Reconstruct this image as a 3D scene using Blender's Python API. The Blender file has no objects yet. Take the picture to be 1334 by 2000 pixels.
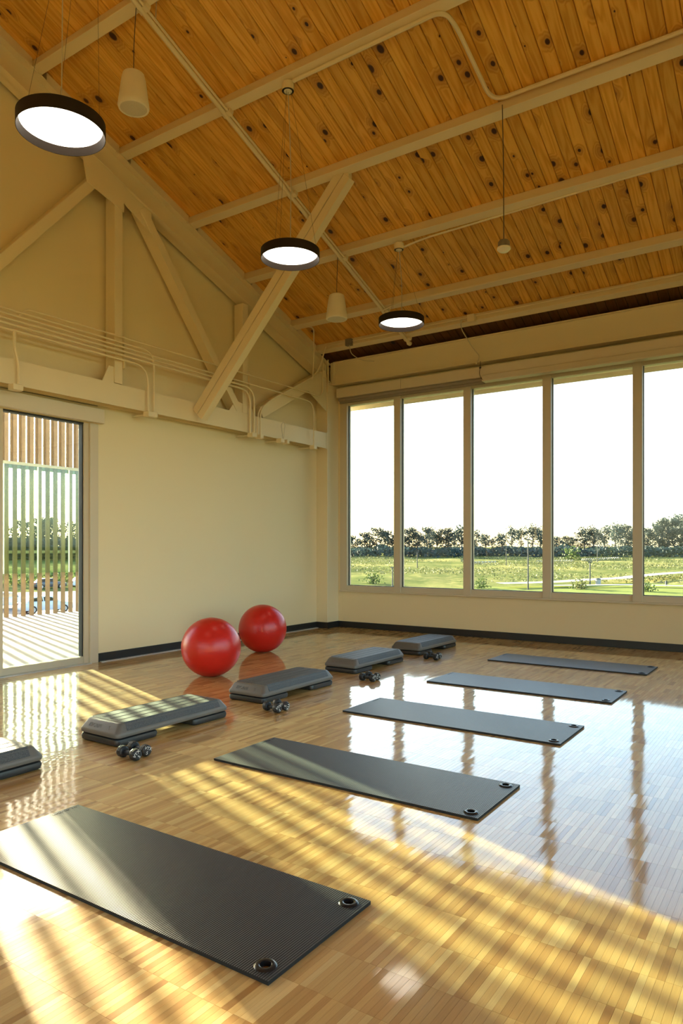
import bpy, bmesh, math, random
import numpy as np
from mathutils import Vector, Matrix, noise as mnoise

S = bpy.context.scene
COL = S.collection
RND = random.Random(7)
PI = math.pi

# ---------------------------------------------------------------- camera
cam = bpy.data.objects.new('camera', bpy.data.cameras.new('camera'))
COL.objects.link(cam)
cam.location = (0, 0, 1.37)
cam.rotation_euler = (math.radians(90), 0, math.radians(34.05))
cam.data.sensor_fit = 'HORIZONTAL'
cam.data.sensor_width = 36
cam.data.lens = 36 * 1376 / 1334
cam.data.shift_y = 71.5 / 1334
cam.data.clip_end = 3000
S.camera = cam

# ---------------------------------------------------------------- sky, sun, exposure
SUN_EL = math.radians(11.0)
SUN_TRAVEL = Vector((0.944 * math.cos(SUN_EL), -0.329 * math.cos(SUN_EL), -math.sin(SUN_EL)))
w = bpy.data.worlds.new('sky_world')
S.world = w
w.use_nodes = True
nt = w.node_tree
nt.nodes.clear()
sky = nt.nodes.new('ShaderNodeTexSky')
sky.sky_type = 'NISHITA'
sky.sun_disc = False
sky.sun_elevation = math.radians(16)
sky.sun_rotation = math.radians(-70.8)
sky.altitude = 0
sky.air_density = 1.0
sky.dust_density = 1.6
sky.ozone_density = 1.0
bg = nt.nodes.new('ShaderNodeBackground')
bg.inputs['Strength'].default_value = 0.28
wo = nt.nodes.new('ShaderNodeOutputWorld')
nt.links.new(sky.outputs[0], bg.inputs[0])
nt.links.new(bg.outputs[0], wo.inputs[0])

sl = bpy.data.lights.new('sun', 'SUN')
sl.energy = 18.5
sl.color = (1.0, 0.82, 0.55)
sl.angle = math.radians(0.55)
sun = bpy.data.objects.new('sun', sl)
COL.objects.link(sun)
sun.rotation_euler = SUN_TRAVEL.to_track_quat('-Z', 'Y').to_euler()
sun.location = (-20, 7, 6)

S.view_settings.view_transform = 'Standard'
S.view_settings.look = 'None'
S.view_settings.gamma = 1.0
S.view_settings.use_curve_mapping = False
S.view_settings.exposure = 1.74
S.cycles.max_bounces = 12
S.cycles.diffuse_bounces = 6
S.cycles.glossy_bounces = 5
S.cycles.transparent_max_bounces = 24
S.cycles.sample_clamp_indirect = 8.0
S.cycles.caustics_reflective = False
S.cycles.caustics_refractive = False


# ---------------------------------------------------------------- helpers: materials
def newmat(name):
    m = bpy.data.materials.new(name)
    m.use_nodes = True
    n = m.node_tree
    b = n.nodes['Principled BSDF']
    return m, n, b


def node(n, typ, **kw):
    x = n.nodes.new(typ)
    for k, v in kw.items():
        setattr(x, k, v)
    return x


def plain(name, col, rough=0.5, metal=0.0, bump=0.0, bscale=200.0, var=0.0, vscale=4.0, spec=0.5):
    m, n, b = newmat(name)
    b.inputs['Base Color'].default_value = (*col, 1)
    b.inputs['Roughness'].default_value = rough
    b.inputs['Metallic'].default_value = metal
    b.inputs['Specular IOR Level'].default_value = spec
    if var > 0 or bump > 0:
        tc = node(n, 'ShaderNodeTexCoord')
    if var > 0:
        nz = node(n, 'ShaderNodeTexNoise')
        nz.inputs['Scale'].default_value = vscale
        nz.inputs['Detail'].default_value = 5
        n.links.new(tc.outputs['Object'], nz.inputs['Vector'])
        rp = node(n, 'ShaderNodeMapRange')
        rp.inputs[1].default_value = 0.3
        rp.inputs[2].default_value = 0.7
        rp.inputs[3].default_value = 1 - var
        rp.inputs[4].default_value = 1 + var
        n.links.new(nz.outputs[0], rp.inputs[0])
        mx = node(n, 'ShaderNodeVectorMath', operation='SCALE')
        mx.inputs[0].default_value = col
        n.links.new(rp.outputs[0], mx.inputs['Scale'])
        n.links.new(mx.outputs[0], b.inputs['Base Color'])
    if bump > 0:
        nb = node(n, 'ShaderNodeTexNoise')
        nb.inputs['Scale'].default_value = bscale
        nb.inputs['Detail'].default_value = 3
        n.links.new(tc.outputs['Object'], nb.inputs['Vector'])
        bp = node(n, 'ShaderNodeBump')
        bp.inputs['Strength'].default_value = bump
        bp.inputs['Distance'].default_value = 0.003
        n.links.new(nb.outputs[0], bp.inputs['Height'])
        n.links.new(bp.outputs[0], b.inputs['Normal'])
    return m


def math_node(n, op, a, b=None, c=None):
    x = node(n, 'ShaderNodeMath', operation=op)
    for i, v in enumerate((a, b, c)):
        if v is None:
            continue
        if isinstance(v, (int, float)):
            x.inputs[i].default_value = v
        else:
            n.links.new(v, x.inputs[i])
    return x.outputs[0]


def ramp(n, fac, stops):
    r = node(n, 'ShaderNodeValToRGB')
    e = r.color_ramp.elements
    while len(e) > 1:
        e.remove(e[-1])
    e[0].position, e[0].color = stops[0][0], (*stops[0][1], 1)
    for p, c in stops[1:]:
        q = e.new(p)
        q.color = (*c, 1)
    n.links.new(fac, r.inputs[0])
    return r.outputs[0]


def mixc(n, fac, a, b, mode='MIX'):
    x = node(n, 'ShaderNodeMix', data_type='RGBA', blend_type=mode)
    for s, v in ((x.inputs[0], fac), (x.inputs[6], a), (x.inputs[7], b)):
        if isinstance(v, (int, float)):
            s.default_value = v
        elif isinstance(v, tuple):
            s.default_value = (*v, 1)
        else:
            n.links.new(v, s)
    return x.outputs[2]


def combine(n, x, y, z):
    c = node(n, 'ShaderNodeCombineXYZ')
    for i, v in enumerate((x, y, z)):
        if isinstance(v, (int, float)):
            c.inputs[i].default_value = v
        else:
            n.links.new(v, c.inputs[i])
    return c.outputs[0]


def mat_floor():
    m, n, b = newmat('lacquered maple strip floor')
    g = node(n, 'ShaderNodeNewGeometry')
    sp = node(n, 'ShaderNodeSeparateXYZ')
    n.links.new(g.outputs['Position'], sp.inputs[0])
    x, y = sp.outputs[0], sp.outputs[1]
    col = math_node(n, 'FLOOR', math_node(n, 'MULTIPLY', x, 1 / 0.025))
    row = math_node(n, 'FLOOR', math_node(n, 'MULTIPLY', y, 1 / 0.22))
    wn = node(n, 'ShaderNodeTexWhiteNoise', noise_dimensions='2D')
    n.links.new(combine(n, col, row, 0.0), wn.inputs['Vector'])
    blk = math_node(n, 'FLOOR', math_node(n, 'MULTIPLY', col, 1 / 6.0))
    wn2 = node(n, 'ShaderNodeTexWhiteNoise', noise_dimensions='2D')
    n.links.new(combine(n, math_node(n, 'ADD', blk, 91.3), row, 0.0), wn2.inputs['Vector'])
    base = ramp(n, wn.outputs['Value'], [(0.0, (0.44, 0.215, 0.055)), (0.10, (0.57, 0.310, 0.090)), (0.45, (0.69, 0.410, 0.130)),
                                         (0.8, (0.75, 0.475, 0.165)), (1.0, (0.82, 0.56, 0.22))])
    tone = math_node(n, 'ADD', math_node(n, 'MULTIPLY', wn2.outputs['Value'], 0.20), 0.74)
    sc = node(n, 'ShaderNodeVectorMath', operation='SCALE')
    n.links.new(base, sc.inputs[0])
    n.links.new(tone, sc.inputs['Scale'])
    gr = node(n, 'ShaderNodeTexNoise')
    gr.inputs['Scale'].default_value = 1.0
    gr.inputs['Detail'].default_value = 6
    off = math_node(n, 'MULTIPLY', wn.outputs['Value'], 40.0)
    n.links.new(combine(n, math_node(n, 'MULTIPLY', x, 260.0), math_node(n, 'MULTIPLY', y, 9.0), off), gr.inputs['Vector'])
    gf = math_node(n, 'ADD', math_node(n, 'MULTIPLY', gr.outputs[0], 0.30), 0.85)
    sc2 = node(n, 'ShaderNodeVectorMath', operation='SCALE')
    n.links.new(sc.outputs[0], sc2.inputs[0])
    n.links.new(gf, sc2.inputs['Scale'])
    n.links.new(sc2.outputs[0], b.inputs['Base Color'])
    b.inputs['Roughness'].default_value = 0.5
    b.inputs['Specular IOR Level'].default_value = 0.15
    b.inputs['Coat Weight'].default_value = 1.0
    b.inputs['Coat IOR'].default_value = 1.6
    sm = node(n, 'ShaderNodeTexNoise')
    sm.inputs['Scale'].default_value = 1.3
    sm.inputs['Detail'].default_value = 4
    n.links.new(g.outputs['Position'], sm.inputs['Vector'])
    n.links.new(math_node(n, 'ADD', math_node(n, 'MULTIPLY', sm.outputs[0], 0.05), 0.03), b.inputs['Coat Roughness'])
    bp = node(n, 'ShaderNodeBump')
    bp.inputs['Strength'].default_value = 0.05
    bp.inputs['Distance'].default_value = 0.001
    n.links.new(gr.outputs[0], bp.inputs['Height'])
    n.links.new(bp.outputs[0], b.inputs['Coat Normal'])
    return m


def mat_pine(name='knotty pine boards', shade_tint=None):
    m, n, b = newmat(name)
    oi = node(n, 'ShaderNodeObjectInfo')
    tc = node(n, 'ShaderNodeTexCoord')
    sp = node(n, 'ShaderNodeSeparateXYZ')
    n.links.new(tc.outputs['Object'], sp.inputs[0])
    x, y = sp.outputs[0], sp.outputs[1]
    r = oi.outputs['Random']
    off = math_node(n, 'MULTIPLY', r, 57.0)
    # knots: scattered round cells in the board's own plane
    kv = node(n, 'ShaderNodeTexVoronoi', voronoi_dimensions='2D', feature='F1')
    kv.inputs['Scale'].default_value = 3.3
    kv.inputs['Randomness'].default_value = 1.0
    kc = combine(n, math_node(n, 'ADD', x, math_node(n, 'MULTIPLY', r, 31.0)), math_node(n, 'ADD', math_node(n, 'MULTIPLY', y, 0.72), off), 0.0)
    n.links.new(kc, kv.inputs['Vector'])
    cs = node(n, 'ShaderNodeSeparateColor')
    n.links.new(kv.outputs['Color'], cs.inputs[0])
    size = math_node(n, 'MULTIPLY', math_node(n, 'MAXIMUM', math_node(n, 'SUBTRACT', cs.outputs[0], 0.30), 0.0), 0.175)
    kn = node(n, 'ShaderNodeMapRange')
    n.links.new(kv.outputs['Distance'], kn.inputs[0])
    n.links.new(math_node(n, 'MULTIPLY', size, 0.75), kn.inputs[1])
    n.links.new(math_node(n, 'ADD', size, 0.006), kn.inputs[2])
    kn.inputs[3].default_value = 1.0
    kn.inputs[4].default_value = 0.0
    halo = node(n, 'ShaderNodeMapRange')
    n.links.new(kv.outputs['Distance'], halo.inputs[0])
    n.links.new(size, halo.inputs[1])
    n.links.new(math_node(n, 'ADD', math_node(n, 'MULTIPLY', size, 3.0), 0.05), halo.inputs[2])
    halo.inputs[3].default_value = 1.0
    halo.inputs[4].default_value = 0.0
    # cathedral grain: long stretched rings bent around the knots
    nz = node(n, 'ShaderNodeTexNoise')
    nz.inputs['Scale'].default_value = 1.0
    nz.inputs['Detail'].default_value = 2.5
    n.links.new(combine(n, math_node(n, 'MULTIPLY', x, 7.0), math_node(n, 'MULTIPLY', y, 0.55), off), nz.inputs['Vector'])
    ph = math_node(n, 'ADD', math_node(n, 'MULTIPLY', nz.outputs[0], 17.0), math_node(n, 'MULTIPLY', math_node(n, 'MULTIPLY', halo.outputs[0], size), 60.0))
    ring = math_node(n, 'ADD', math_node(n, 'MULTIPLY', math_node(n, 'SINE', math_node(n, 'MULTIPLY', ph, 3.0)), 0.5), 0.5)
    fine = node(n, 'ShaderNodeTexNoise')
    fine.inputs['Scale'].default_value = 1.0
    fine.inputs['Detail'].default_value = 4
    n.links.new(combine(n, math_node(n, 'MULTIPLY', x, 170.0), math_node(n, 'MULTIPLY', y, 5.0), off), fine.inputs['Vector'])
    f = math_node(n, 'ADD', math_node(n, 'MULTIPLY', ring, 0.62), math_node(n, 'MULTIPLY', fine.outputs[0], 0.38))
    grain = ramp(n, f, [(0.15, (0.70, 0.345, 0.042)), (0.5, (0.80, 0.425, 0.066)), (0.85, (0.86, 0.490, 0.092))])
    tone = math_node(n, 'ADD', math_node(n, 'MULTIPLY', r, 0.24), 0.80)
    sc = node(n, 'ShaderNodeVectorMath', operation='SCALE')
    n.links.new(grain, sc.inputs[0])
    n.links.new(tone, sc.inputs['Scale'])
    c1 = mixc(n, math_node(n, 'MULTIPLY', halo.outputs[0], math_node(n, 'MINIMUM', math_node(n, 'MULTIPLY', size, 9.0), 0.55)), sc.outputs[0], (0.30, 0.11, 0.025))
    c2 = mixc(n, math_node(n, 'MULTIPLY', kn.outputs[0], math_node(n, 'GREATER_THAN', size, 0.004)), c1, (0.050, 0.018, 0.008))
    if shade_tint:
        c2 = mixc(n, 1.0, c2, shade_tint, 'MULTIPLY')
    n.links.new(c2, b.inputs['Base Color'])
    b.inputs['Roughness'].default_value = 0.42
    b.inputs['Specular IOR Level'].default_value = 0.4
    return m


def mat_glass(name, tint=(0.93, 0.97, 0.95), ior=1.45):
    m, n, b = newmat(name)
    n.nodes.remove(b)
    out = n.nodes['Material Output']
    tr = node(n, 'ShaderNodeBsdfTransparent')
    tr.inputs[0].default_value = (*tint, 1)
    gl = node(n, 'ShaderNodeBsdfGlossy')
    gl.inputs['Roughness'].default_value = 0.01
    fr = node(n, 'ShaderNodeFresnel')
    fr.inputs[0].default_value = ior
    mx = node(n, 'ShaderNodeMixShader')
    n.links.new(fr.outputs[0], mx.inputs[0])
    n.links.new(tr.outputs[0], mx.inputs[1])
    n.links.new(gl.outputs[0], mx.inputs[2])
    n.links.new(mx.outputs[0], out.inputs[0])
    return m


def mat_emit(name, col, strength):
    m, n, b = newmat(name)
    b.inputs['Base Color'].default_value = (0.9, 0.9, 0.88, 1)
    b.inputs['Emission Color'].default_value = (*col, 1)
    b.inputs['Emission Strength'].default_value = strength
    return m


def mat_rubber_ribbed():
    m, n, b = newmat('ribbed black foam mat')
    b.inputs['Base Color'].default_value = (0.013, 0.012, 0.012, 1)
    b.inputs['Roughness'].default_value = 0.38
    b.inputs['Specular IOR Level'].default_value = 0.38
    b.inputs['Sheen Weight'].default_value = 0.10
    b.inputs['Sheen Roughness'].default_value = 0.45
    tc = node(n, 'ShaderNodeTexCoord')
    wv = node(n, 'ShaderNodeTexWave', wave_type='BANDS', bands_direction='X', wave_profile='SIN')
    wv.inputs['Scale'].default_value = 2 * PI / 0.0095 / 20.0
    n.links.new(tc.outputs['Object'], wv.inputs['Vector'])
    bp = node(n, 'ShaderNodeBump')
    bp.inputs['Strength'].default_value = 0.9
    bp.inputs['Distance'].default_value = 0.0016
    n.links.new(wv.outputs['Fac'], bp.inputs['Height'])
    n.links.new(bp.outputs[0], b.inputs['Normal'])
    return m


def mat_speckle(name, c1, c2, scale, rough, bump):
    m, n, b = newmat(name)
    tc = node(n, 'ShaderNodeTexCoord')
    nz = node(n, 'ShaderNodeTexNoise')
    nz.inputs['Scale'].default_value = scale
    nz.inputs['Detail'].default_value = 2
    n.links.new(tc.outputs['Object'], nz.inputs['Vector'])
    c = ramp(n, nz.outputs[0], [(0.35, c1), (0.65, c2)])
    n.links.new(c, b.inputs['Base Color'])
    b.inputs['Roughness'].default_value = rough
    bp = node(n, 'ShaderNodeBump')
    bp.inputs['Strength'].default_value = bump
    bp.inputs['Distance'].default_value = 0.002
    n.links.new(nz.outputs[0], bp.inputs['Height'])
    n.links.new(bp.outputs[0], b.inputs['Normal'])
    return m


def mat_ball():
    m, n, b = newmat('red vinyl ball')
    b.inputs['Base Color'].default_value = (0.56, 0.016, 0.010, 1)
    b.inputs['Roughness'].default_value = 0.30
    b.inputs['Specular IOR Level'].default_value = 0.5
    b.inputs['Subsurface Weight'].default_value = 0.0
    tc = node(n, 'ShaderNodeTexCoord')
    wv = node(n, 'ShaderNodeTexWave', wave_type='BANDS', bands_direction='Z', wave_profile='SIN')
    wv.inputs['Scale'].default_value = 2 * PI / 0.014 / 20.0
    n.links.new(tc.outputs['Object'], wv.inputs['Vector'])
    bp = node(n, 'ShaderNodeBump')
    bp.inputs['Strength'].default_value = 0.22
    bp.inputs['Distance'].default_value = 0.0012
    n.links.new(wv.outputs['Fac'], bp.inputs['Height'])
    n.links.new(bp.outputs[0], b.inputs['Normal'])
    return m


def mat_field():
    m, n, b = newmat('meadow grass')
    g = node(n, 'ShaderNodeNewGeometry')
    n1 = node(n, 'ShaderNodeTexNoise')
    n1.inputs['Scale'].default_value = 0.045
    n1.inputs['Detail'].default_value = 6
    n.links.new(g.outputs['Position'], n1.inputs['Vector'])
    n2 = node(n, 'ShaderNodeTexNoise')
    n2.inputs['Scale'].default_value = 0.55
    n2.inputs['Detail'].default_value = 8
    n2.inputs['Roughness'].default_value = 0.7
    n.links.new(g.outputs['Position'], n2.inputs['Vector'])
    f = math_node(n, 'ADD', math_node(n, 'MULTIPLY', n1.outputs[0], 0.5), math_node(n, 'MULTIPLY', n2.outputs[0], 0.5))
    c = ramp(n, f, [(0.34, (0.060, 0.080, 0.032)), (0.46, (0.12, 0.14, 0.050)), (0.54, (0.20, 0.195, 0.075)), (0.64, (0.30, 0.265, 0.105))])
    n.links.new(c, b.inputs['Base Color'])
    b.inputs['Roughness'].default_value = 0.95
    b.inputs['Specular IOR Level'].default_value = 0.0
    return m


def mat_leaves(name, c1, c2):
    m, n, b = newmat(name)
    oi = node(n, 'ShaderNodeObjectInfo')
    tc = node(n, 'ShaderNodeTexCoord')
    nz = node(n, 'ShaderNodeTexNoise')
    nz.inputs['Scale'].default_value = 0.9
    nz.inputs['Detail'].default_value = 3
    n.links.new(tc.outputs['Object'], nz.inputs['Vector'])
    c = ramp(n, nz.outputs[0], [(0.3, c1), (0.7, c2)])
    t = math_node(n, 'ADD', math_node(n, 'MULTIPLY', oi.outputs['Random'], 0.5), 0.75)
    sc = node(n, 'ShaderNodeVectorMath', operation='SCALE')
    n.links.new(c, sc.inputs[0])
    n.links.new(t, sc.inputs['Scale'])
    n.links.new(sc.outputs[0], b.inputs['Base Color'])
    b.inputs['Roughness'].default_value = 0.7
    b.inputs['Specular IOR Level'].default_value = 0.2
    out = n.nodes['Material Output']
    tl = node(n, 'ShaderNodeBsdfTranslucent')
    n.links.new(sc.outputs[0], tl.inputs[0])
    mx = node(n, 'ShaderNodeMixShader')
    mx.inputs[0].default_value = 0.2
    n.links.new(b.outputs[0], mx.inputs[1])
    n.links.new(tl.outputs[0], mx.inputs[2])
    n.links.new(mx.outputs[0], out.inputs[0])
    return m


WALL = (0.78, 0.655, 0.405)
M = dict(
    wall=plain('cream wall paint', WALL, 0.6, bump=0.08, bscale=260, spec=0.3),
    steel=plain('cream painted steel', (0.76, 0.64, 0.41), 0.5, bump=0.05, bscale=400, spec=0.4),
    frame=plain('champagne aluminium frame', (0.60, 0.51, 0.36), 0.4, spec=0.5),
    base=plain('black rubber baseboard', (0.012, 0.011, 0.010), 0.5),
    strip=plain('satin aluminium strip', (0.62, 0.60, 0.56), 0.35, metal=0.5),
    gasket=plain('black gasket', (0.015, 0.015, 0.015), 0.6),
    floor=mat_floor(),
    pine=mat_pine(),
    shadedpine=mat_pine('shade darkened eave boards', (0.16, 0.13, 0.20)),  # pine copy with the shade above the window header put into its colour
    glass=mat_glass('window glass'),
    greenglass=mat_glass('green tinted screen glass', (0.80, 0.90, 0.84), 1.5),
    glassedge=plain('pale green glass edge', (0.55, 0.72, 0.62), 0.2),
    mat=mat_rubber_ribbed(),
    matside=plain('black foam edge', (0.008, 0.008, 0.008), 0.7),
    grommet=plain('black plastic grommet', (0.012, 0.012, 0.012), 0.25),
    print=plain('dark printed mark', (0.008, 0.008, 0.008), 0.6),
    stepbody=plain('grey moulded plastic', (0.135, 0.120, 0.100), 0.42, bump=0.15, bscale=600),
    steptop=mat_speckle('black grippy step surface', (0.030, 0.032, 0.034), (0.110, 0.112, 0.108), 260, 0.55, 0.6),
    riser=plain('black riser plastic', (0.025, 0.024, 0.023), 0.38),
    ball=mat_ball(),
    db=plain('black urethane', (0.011, 0.010, 0.010), 0.5),
    white=plain('white print', (0.80, 0.78, 0.72), 0.5),
    pend=plain('black pendant shell', (0.024, 0.016, 0.011), 0.6, spec=0.15),
    diff=mat_emit('pendant diffuser', (1.0, 0.90, 0.74), 1.7),
    cord=plain('cream cord', (0.55, 0.47, 0.33), 0.6),
    darkcord=plain('dark cable', (0.06, 0.05, 0.04), 0.6),
    speaker=plain('off white speaker plastic', (0.78, 0.70, 0.53), 0.5),
    grille=mat_speckle('speaker grille', (0.50, 0.44, 0.33), (0.70, 0.63, 0.48), 500, 0.6, 0.3),
    sensor=plain('grey sensor body', (0.20, 0.16, 0.12), 0.5),
    shade=plain('cream shade cassette', (0.66, 0.57, 0.42), 0.5),
    shadefab=plain('taupe shade fabric', (0.30, 0.25, 0.20), 0.8),
    slat=plain('weathered cedar slat', (0.20, 0.145, 0.09), 0.7, var=0.2, vscale=3),
    rail=plain('grey green steel rail', (0.25, 0.29, 0.25), 0.5),
    deck=plain('pale concrete deck', (0.21, 0.206, 0.195), 0.8, var=0.05, vscale=2),
    soffit=plain('white soffit board', (0.62, 0.57, 0.44), 0.6),
    field=mat_field(),
    asphalt=plain('pale asphalt', (0.13, 0.128, 0.126), 0.9, var=0.1, vscale=0.3),
    path=plain('concrete path', (0.40, 0.39, 0.36), 0.9),
    lawn=plain('mown lawn', (0.17, 0.20, 0.065), 0.95, var=0.15, vscale=0.2, spec=0),
    leaf1=mat_leaves('dusty green leaves', (0.020, 0.036, 0.036), (0.050, 0.078, 0.074)),
    leaf2=mat_leaves('bright green leaves', (0.06, 0.10, 0.03), (0.14, 0.19, 0.06)),
    leaf3=mat_leaves('brushy meadow growth', (0.09, 0.115, 0.045), (0.20, 0.205, 0.08)),
    bark=plain('grey bark', (0.11, 0.09, 0.075), 0.9),
    pole=plain('dark bronze pole', (0.035, 0.04, 0.042), 0.5),
    concrete=plain('grey precast concrete', (0.36, 0.35, 0.34), 0.85),
    carwhite=plain('white car paint', (0.72, 0.75, 0.80), 0.2, spec=0.6),
    cardark=plain('dark car paint', (0.06, 0.07, 0.09), 0.2, spec=0.6),
    carglass=plain('tinted car glass', (0.02, 0.025, 0.03), 0.08, spec=0.8),
    tyre=plain('tyre rubber', (0.015, 0.015, 0.015), 0.8),
    hub=plain('alloy wheel', (0.45, 0.46, 0.48), 0.35, metal=0.6),
    lamp=plain('car lamp', (0.35, 0.03, 0.02), 0.2),
)


# ---------------------------------------------------------------- helpers: meshes
class MB:
    def __init__(s):
        s.v, s.f, s.mi = [], [], []

    def add(s, verts, faces, mi=0):
        o = len(s.v)
        s.v += [tuple(v) for v in verts]
        s.f += [tuple(i + o for i in f) for f in faces]
        s.mi += [mi] * len(faces)
        return s

    def box(s, x0, x1, y0, y1, z0, z1, mi=0):
        v = [(x, y, z) for z in (z0, z1) for y in (y0, y1) for x in (x0, x1)]
        return s.add(v, [(0, 2, 3, 1), (4, 5, 7, 6), (0, 1, 5, 4), (2, 6, 7, 3), (0, 4, 6, 2), (1, 3, 7, 5)], mi)

    def bar(s, a, b, wx, wy, up=(0, 0, 1), mi=0):
        """box running from a to b; wx across (side), wy along the up direction"""
        a, b, up = Vector(a), Vector(b), Vector(up)
        d = (b - a).normalized()
        side = d.cross(up).normalized()
        u = side.cross(d).normalized()
        v = []
        for p in (a, b):
            for i, j in ((-1, -1), (1, -1), (1, 1), (-1, 1)):
                v.append(p + side * (i * wx / 2) + u * (j * wy / 2))
        return s.add(v, [(3, 2, 1, 0), (4, 5, 6, 7), (0, 1, 5, 4), (1, 2, 6, 5), (2, 3, 7, 6), (3, 0, 4, 7)], mi)

    def prism(s, poly, axis, lo, hi, mi=0):
        """polygon (2d list) pushed out along axis 0/1/2"""
        n = len(poly)

        def pt(p, h):
            q = [0, 0, 0]
            o = [i for i in range(3) if i != axis]
            q[o[0]], q[o[1]], q[axis] = p[0], p[1], h
            return tuple(q)
        v = [pt(p, lo) for p in poly] + [pt(p, hi) for p in poly]
        f = [tuple(range(n)), tuple(range(2 * n - 1, n - 1, -1))]
        f += [(i, i + n, (i + 1) % n + n, (i + 1) % n) for i in range(n)]
        return s.add(v, f, mi)

    def tube(s, pts, r, n=8, mi=0, cap=True):
        pts = [Vector(p) for p in pts]
        rings = []
        d = (pts[1] - pts[0]).normalized()
        ref = Vector((0, 0, 1)) if abs(d.z) < 0.9 else Vector((1, 0, 0))
        side = d.cross(ref).normalized()
        for i, p in enumerate(pts):
            if i == 0:
                t = pts[1] - pts[0]
            elif i == len(pts) - 1:
                t = pts[-1] - pts[-2]
            else:
                t = (pts[i + 1] - p).normalized() + (p - pts[i - 1]).normalized()
            t.normalize()
            side = (side - t * side.dot(t)).normalized()
            up = t.cross(side)
            rr = r[i] if isinstance(r, (list, tuple)) else r
            rings.append([p + (side * math.cos(a) + up * math.sin(a)) * rr for a in (2 * PI * k / n for k in range(n))])
        v = [q for ring in rings for q in ring]
        f = []
        for i in range(len(rings) - 1):
            for k in range(n):
                a, b2 = i * n + k, i * n + (k + 1) % n
                f.append((a, b2, b2 + n, a + n))
        if cap:
            f.append(tuple(range(n - 1, -1, -1)))
            f.append(tuple(range(len(v) - n, len(v))))
        return s.add(v, f, mi)

    def lathe(s, prof, n=32, c=(0, 0, 0), axis='Z', mi=0, closed=False):
        """profile of (radius, height)"""
        v, f = [], []
        for r, h in prof:
            for k in range(n):
                a = 2 * PI * k / n
                p = (r * math.cos(a), r * math.sin(a), h)
                if axis == 'X':
                    p = (p[2], p[0], p[1])
                if axis == 'Y':
                    p = (p[1], p[2], p[0])
                v.append((p[0] + c[0], p[1] + c[1], p[2] + c[2]))
        m = len(prof)
        for i in range(m if closed else m - 1):
            for k in range(n):
                a, b2 = i * n + k, i * n + (k + 1) % n
                j = ((i + 1) % m) * n
                f.append((a, b2, j + (k + 1) % n, j + k))
        if not closed:
            if prof[0][0] > 1e-6:
                f.append(tuple(range(n - 1, -1, -1)))
            if prof[-1][0] > 1e-6:
                f.append(tuple(range((m - 1) * n, m * n)))
        return s.add(v, f, mi)

    def mesh(s, name, mats, smooth=False, bevel=0.0):
        me = bpy.data.meshes.new(name)
        me.from_pydata([tuple(v) for v in s.v], [], s.f)
        bm = bmesh.new()
        bm.from_mesh(me)
        bmesh.ops.remove_doubles(bm, verts=bm.verts, dist=1e-6)
        bmesh.ops.recalc_face_normals(bm, faces=bm.faces)
        if bevel > 0:
            es = [e for e in bm.edges if len(e.link_faces) == 2 and e.calc_face_angle(0) > 0.6]
            bmesh.ops.bevel(bm, geom=es, offset=bevel, segments=2, profile=0.5, affect='EDGES', clamp_overlap=True)
        bm.to_mesh(me)
        bm.free()
        if not isinstance(mats, (list, tuple)):
            mats = [mats]
        for m in mats:
            me.materials.append(m)
        if len(mats) > 1 and len(s.mi) == len(me.polygons):
            for p, i in zip(me.polygons, s.mi):
                p.material_index = i
        if smooth:
            me.polygons.foreach_set('use_smooth', [True] * len(me.polygons))
            me.set_sharp_from_angle(angle=math.radians(40))
        me.update()
        return me

    def build(s, name, mats, parent=None, loc=(0, 0, 0), smooth=False, bevel=0.0, rz=0.0):
        return link(name, s.mesh(name, mats, smooth, bevel), parent, loc, rz)


def link(name, me, parent=None, loc=(0, 0, 0), rz=0.0):
    o = bpy.data.objects.new(name, me)
    COL.objects.link(o)
    o.location = loc
    o.rotation_euler = (0, 0, rz)
    if parent:
        o.parent = parent
    return o


def thing(name, label, cat, loc=(0, 0, 0), rz=0.0, group=None):
    o = bpy.data.objects.new(name, None)
    COL.objects.link(o)
    o.empty_display_size = 0.1
    o.location = loc
    o.rotation_euler = (0, 0, rz)
    return tag(o, label, cat, group)


def tag(o, label=None, cat=None, group=None, kind=None):
    if label:
        o['label'] = label
    if cat:
        o['category'] = cat
    if group:
        o['group'] = group
    if kind:
        o['kind'] = kind
    return o


def struct(name, loc=(0, 0, 0)):
    o = bpy.data.objects.new(name, None)
    COL.objects.link(o)
    o.location = loc
    o['kind'] = 'structure'
    return o


def fillet(pts, rad, seg=6):
    pts = [Vector(p) for p in pts]
    out = [pts[0]]
    for i in range(1, len(pts) - 1):
        a, p, b = pts[i - 1], pts[i], pts[i + 1]
        r = min(rad, (a - p).length * 0.49, (b - p).length * 0.49)
        s, e = p + (a - p).normalized() * r, p + (b - p).normalized() * r
        for k in range(seg + 1):
            t = k / seg
            out.append(s * (1 - t) ** 2 + p * 2 * t * (1 - t) + e * t * t)
    out.append(pts[-1])
    return out


def text_mesh(name, body, size, mat, extrude=0.0):
    cu = bpy.data.curves.new(name, 'FONT')
    cu.body = body
    cu.size = size
    cu.extrude = extrude
    cu.align_x = 'CENTER'
    cu.align_y = 'CENTER'
    cu.resolution_u = 2
    ob = bpy.data.objects.new('tmp_text', cu)
    COL.objects.link(ob)
    dg = bpy.context.evaluated_depsgraph_get()
    me = bpy.data.meshes.new_from_object(ob.evaluated_get(dg))
    bpy.data.objects.remove(ob)
    me.materials.clear()
    me.materials.append(mat)
    return me


# ================================================================ ROOM SHELL
XL, XR, YB, YW = -7.2, 3.3, -5.2, 10.22        # left wall, right wall, back wall, window plane
RY = 2.5                                        # ridge line
SL = 0.3565                                     # roof slope
K0 = 8.249                                      # wood plane: z = K0 - SL*y
TH = math.atan(SL)
CT, ST = math.cos(TH), math.sin(TH)


def roof(y, k=K0):
    return k - SL * (y if y >= RY else 2 * RY - y)


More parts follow.
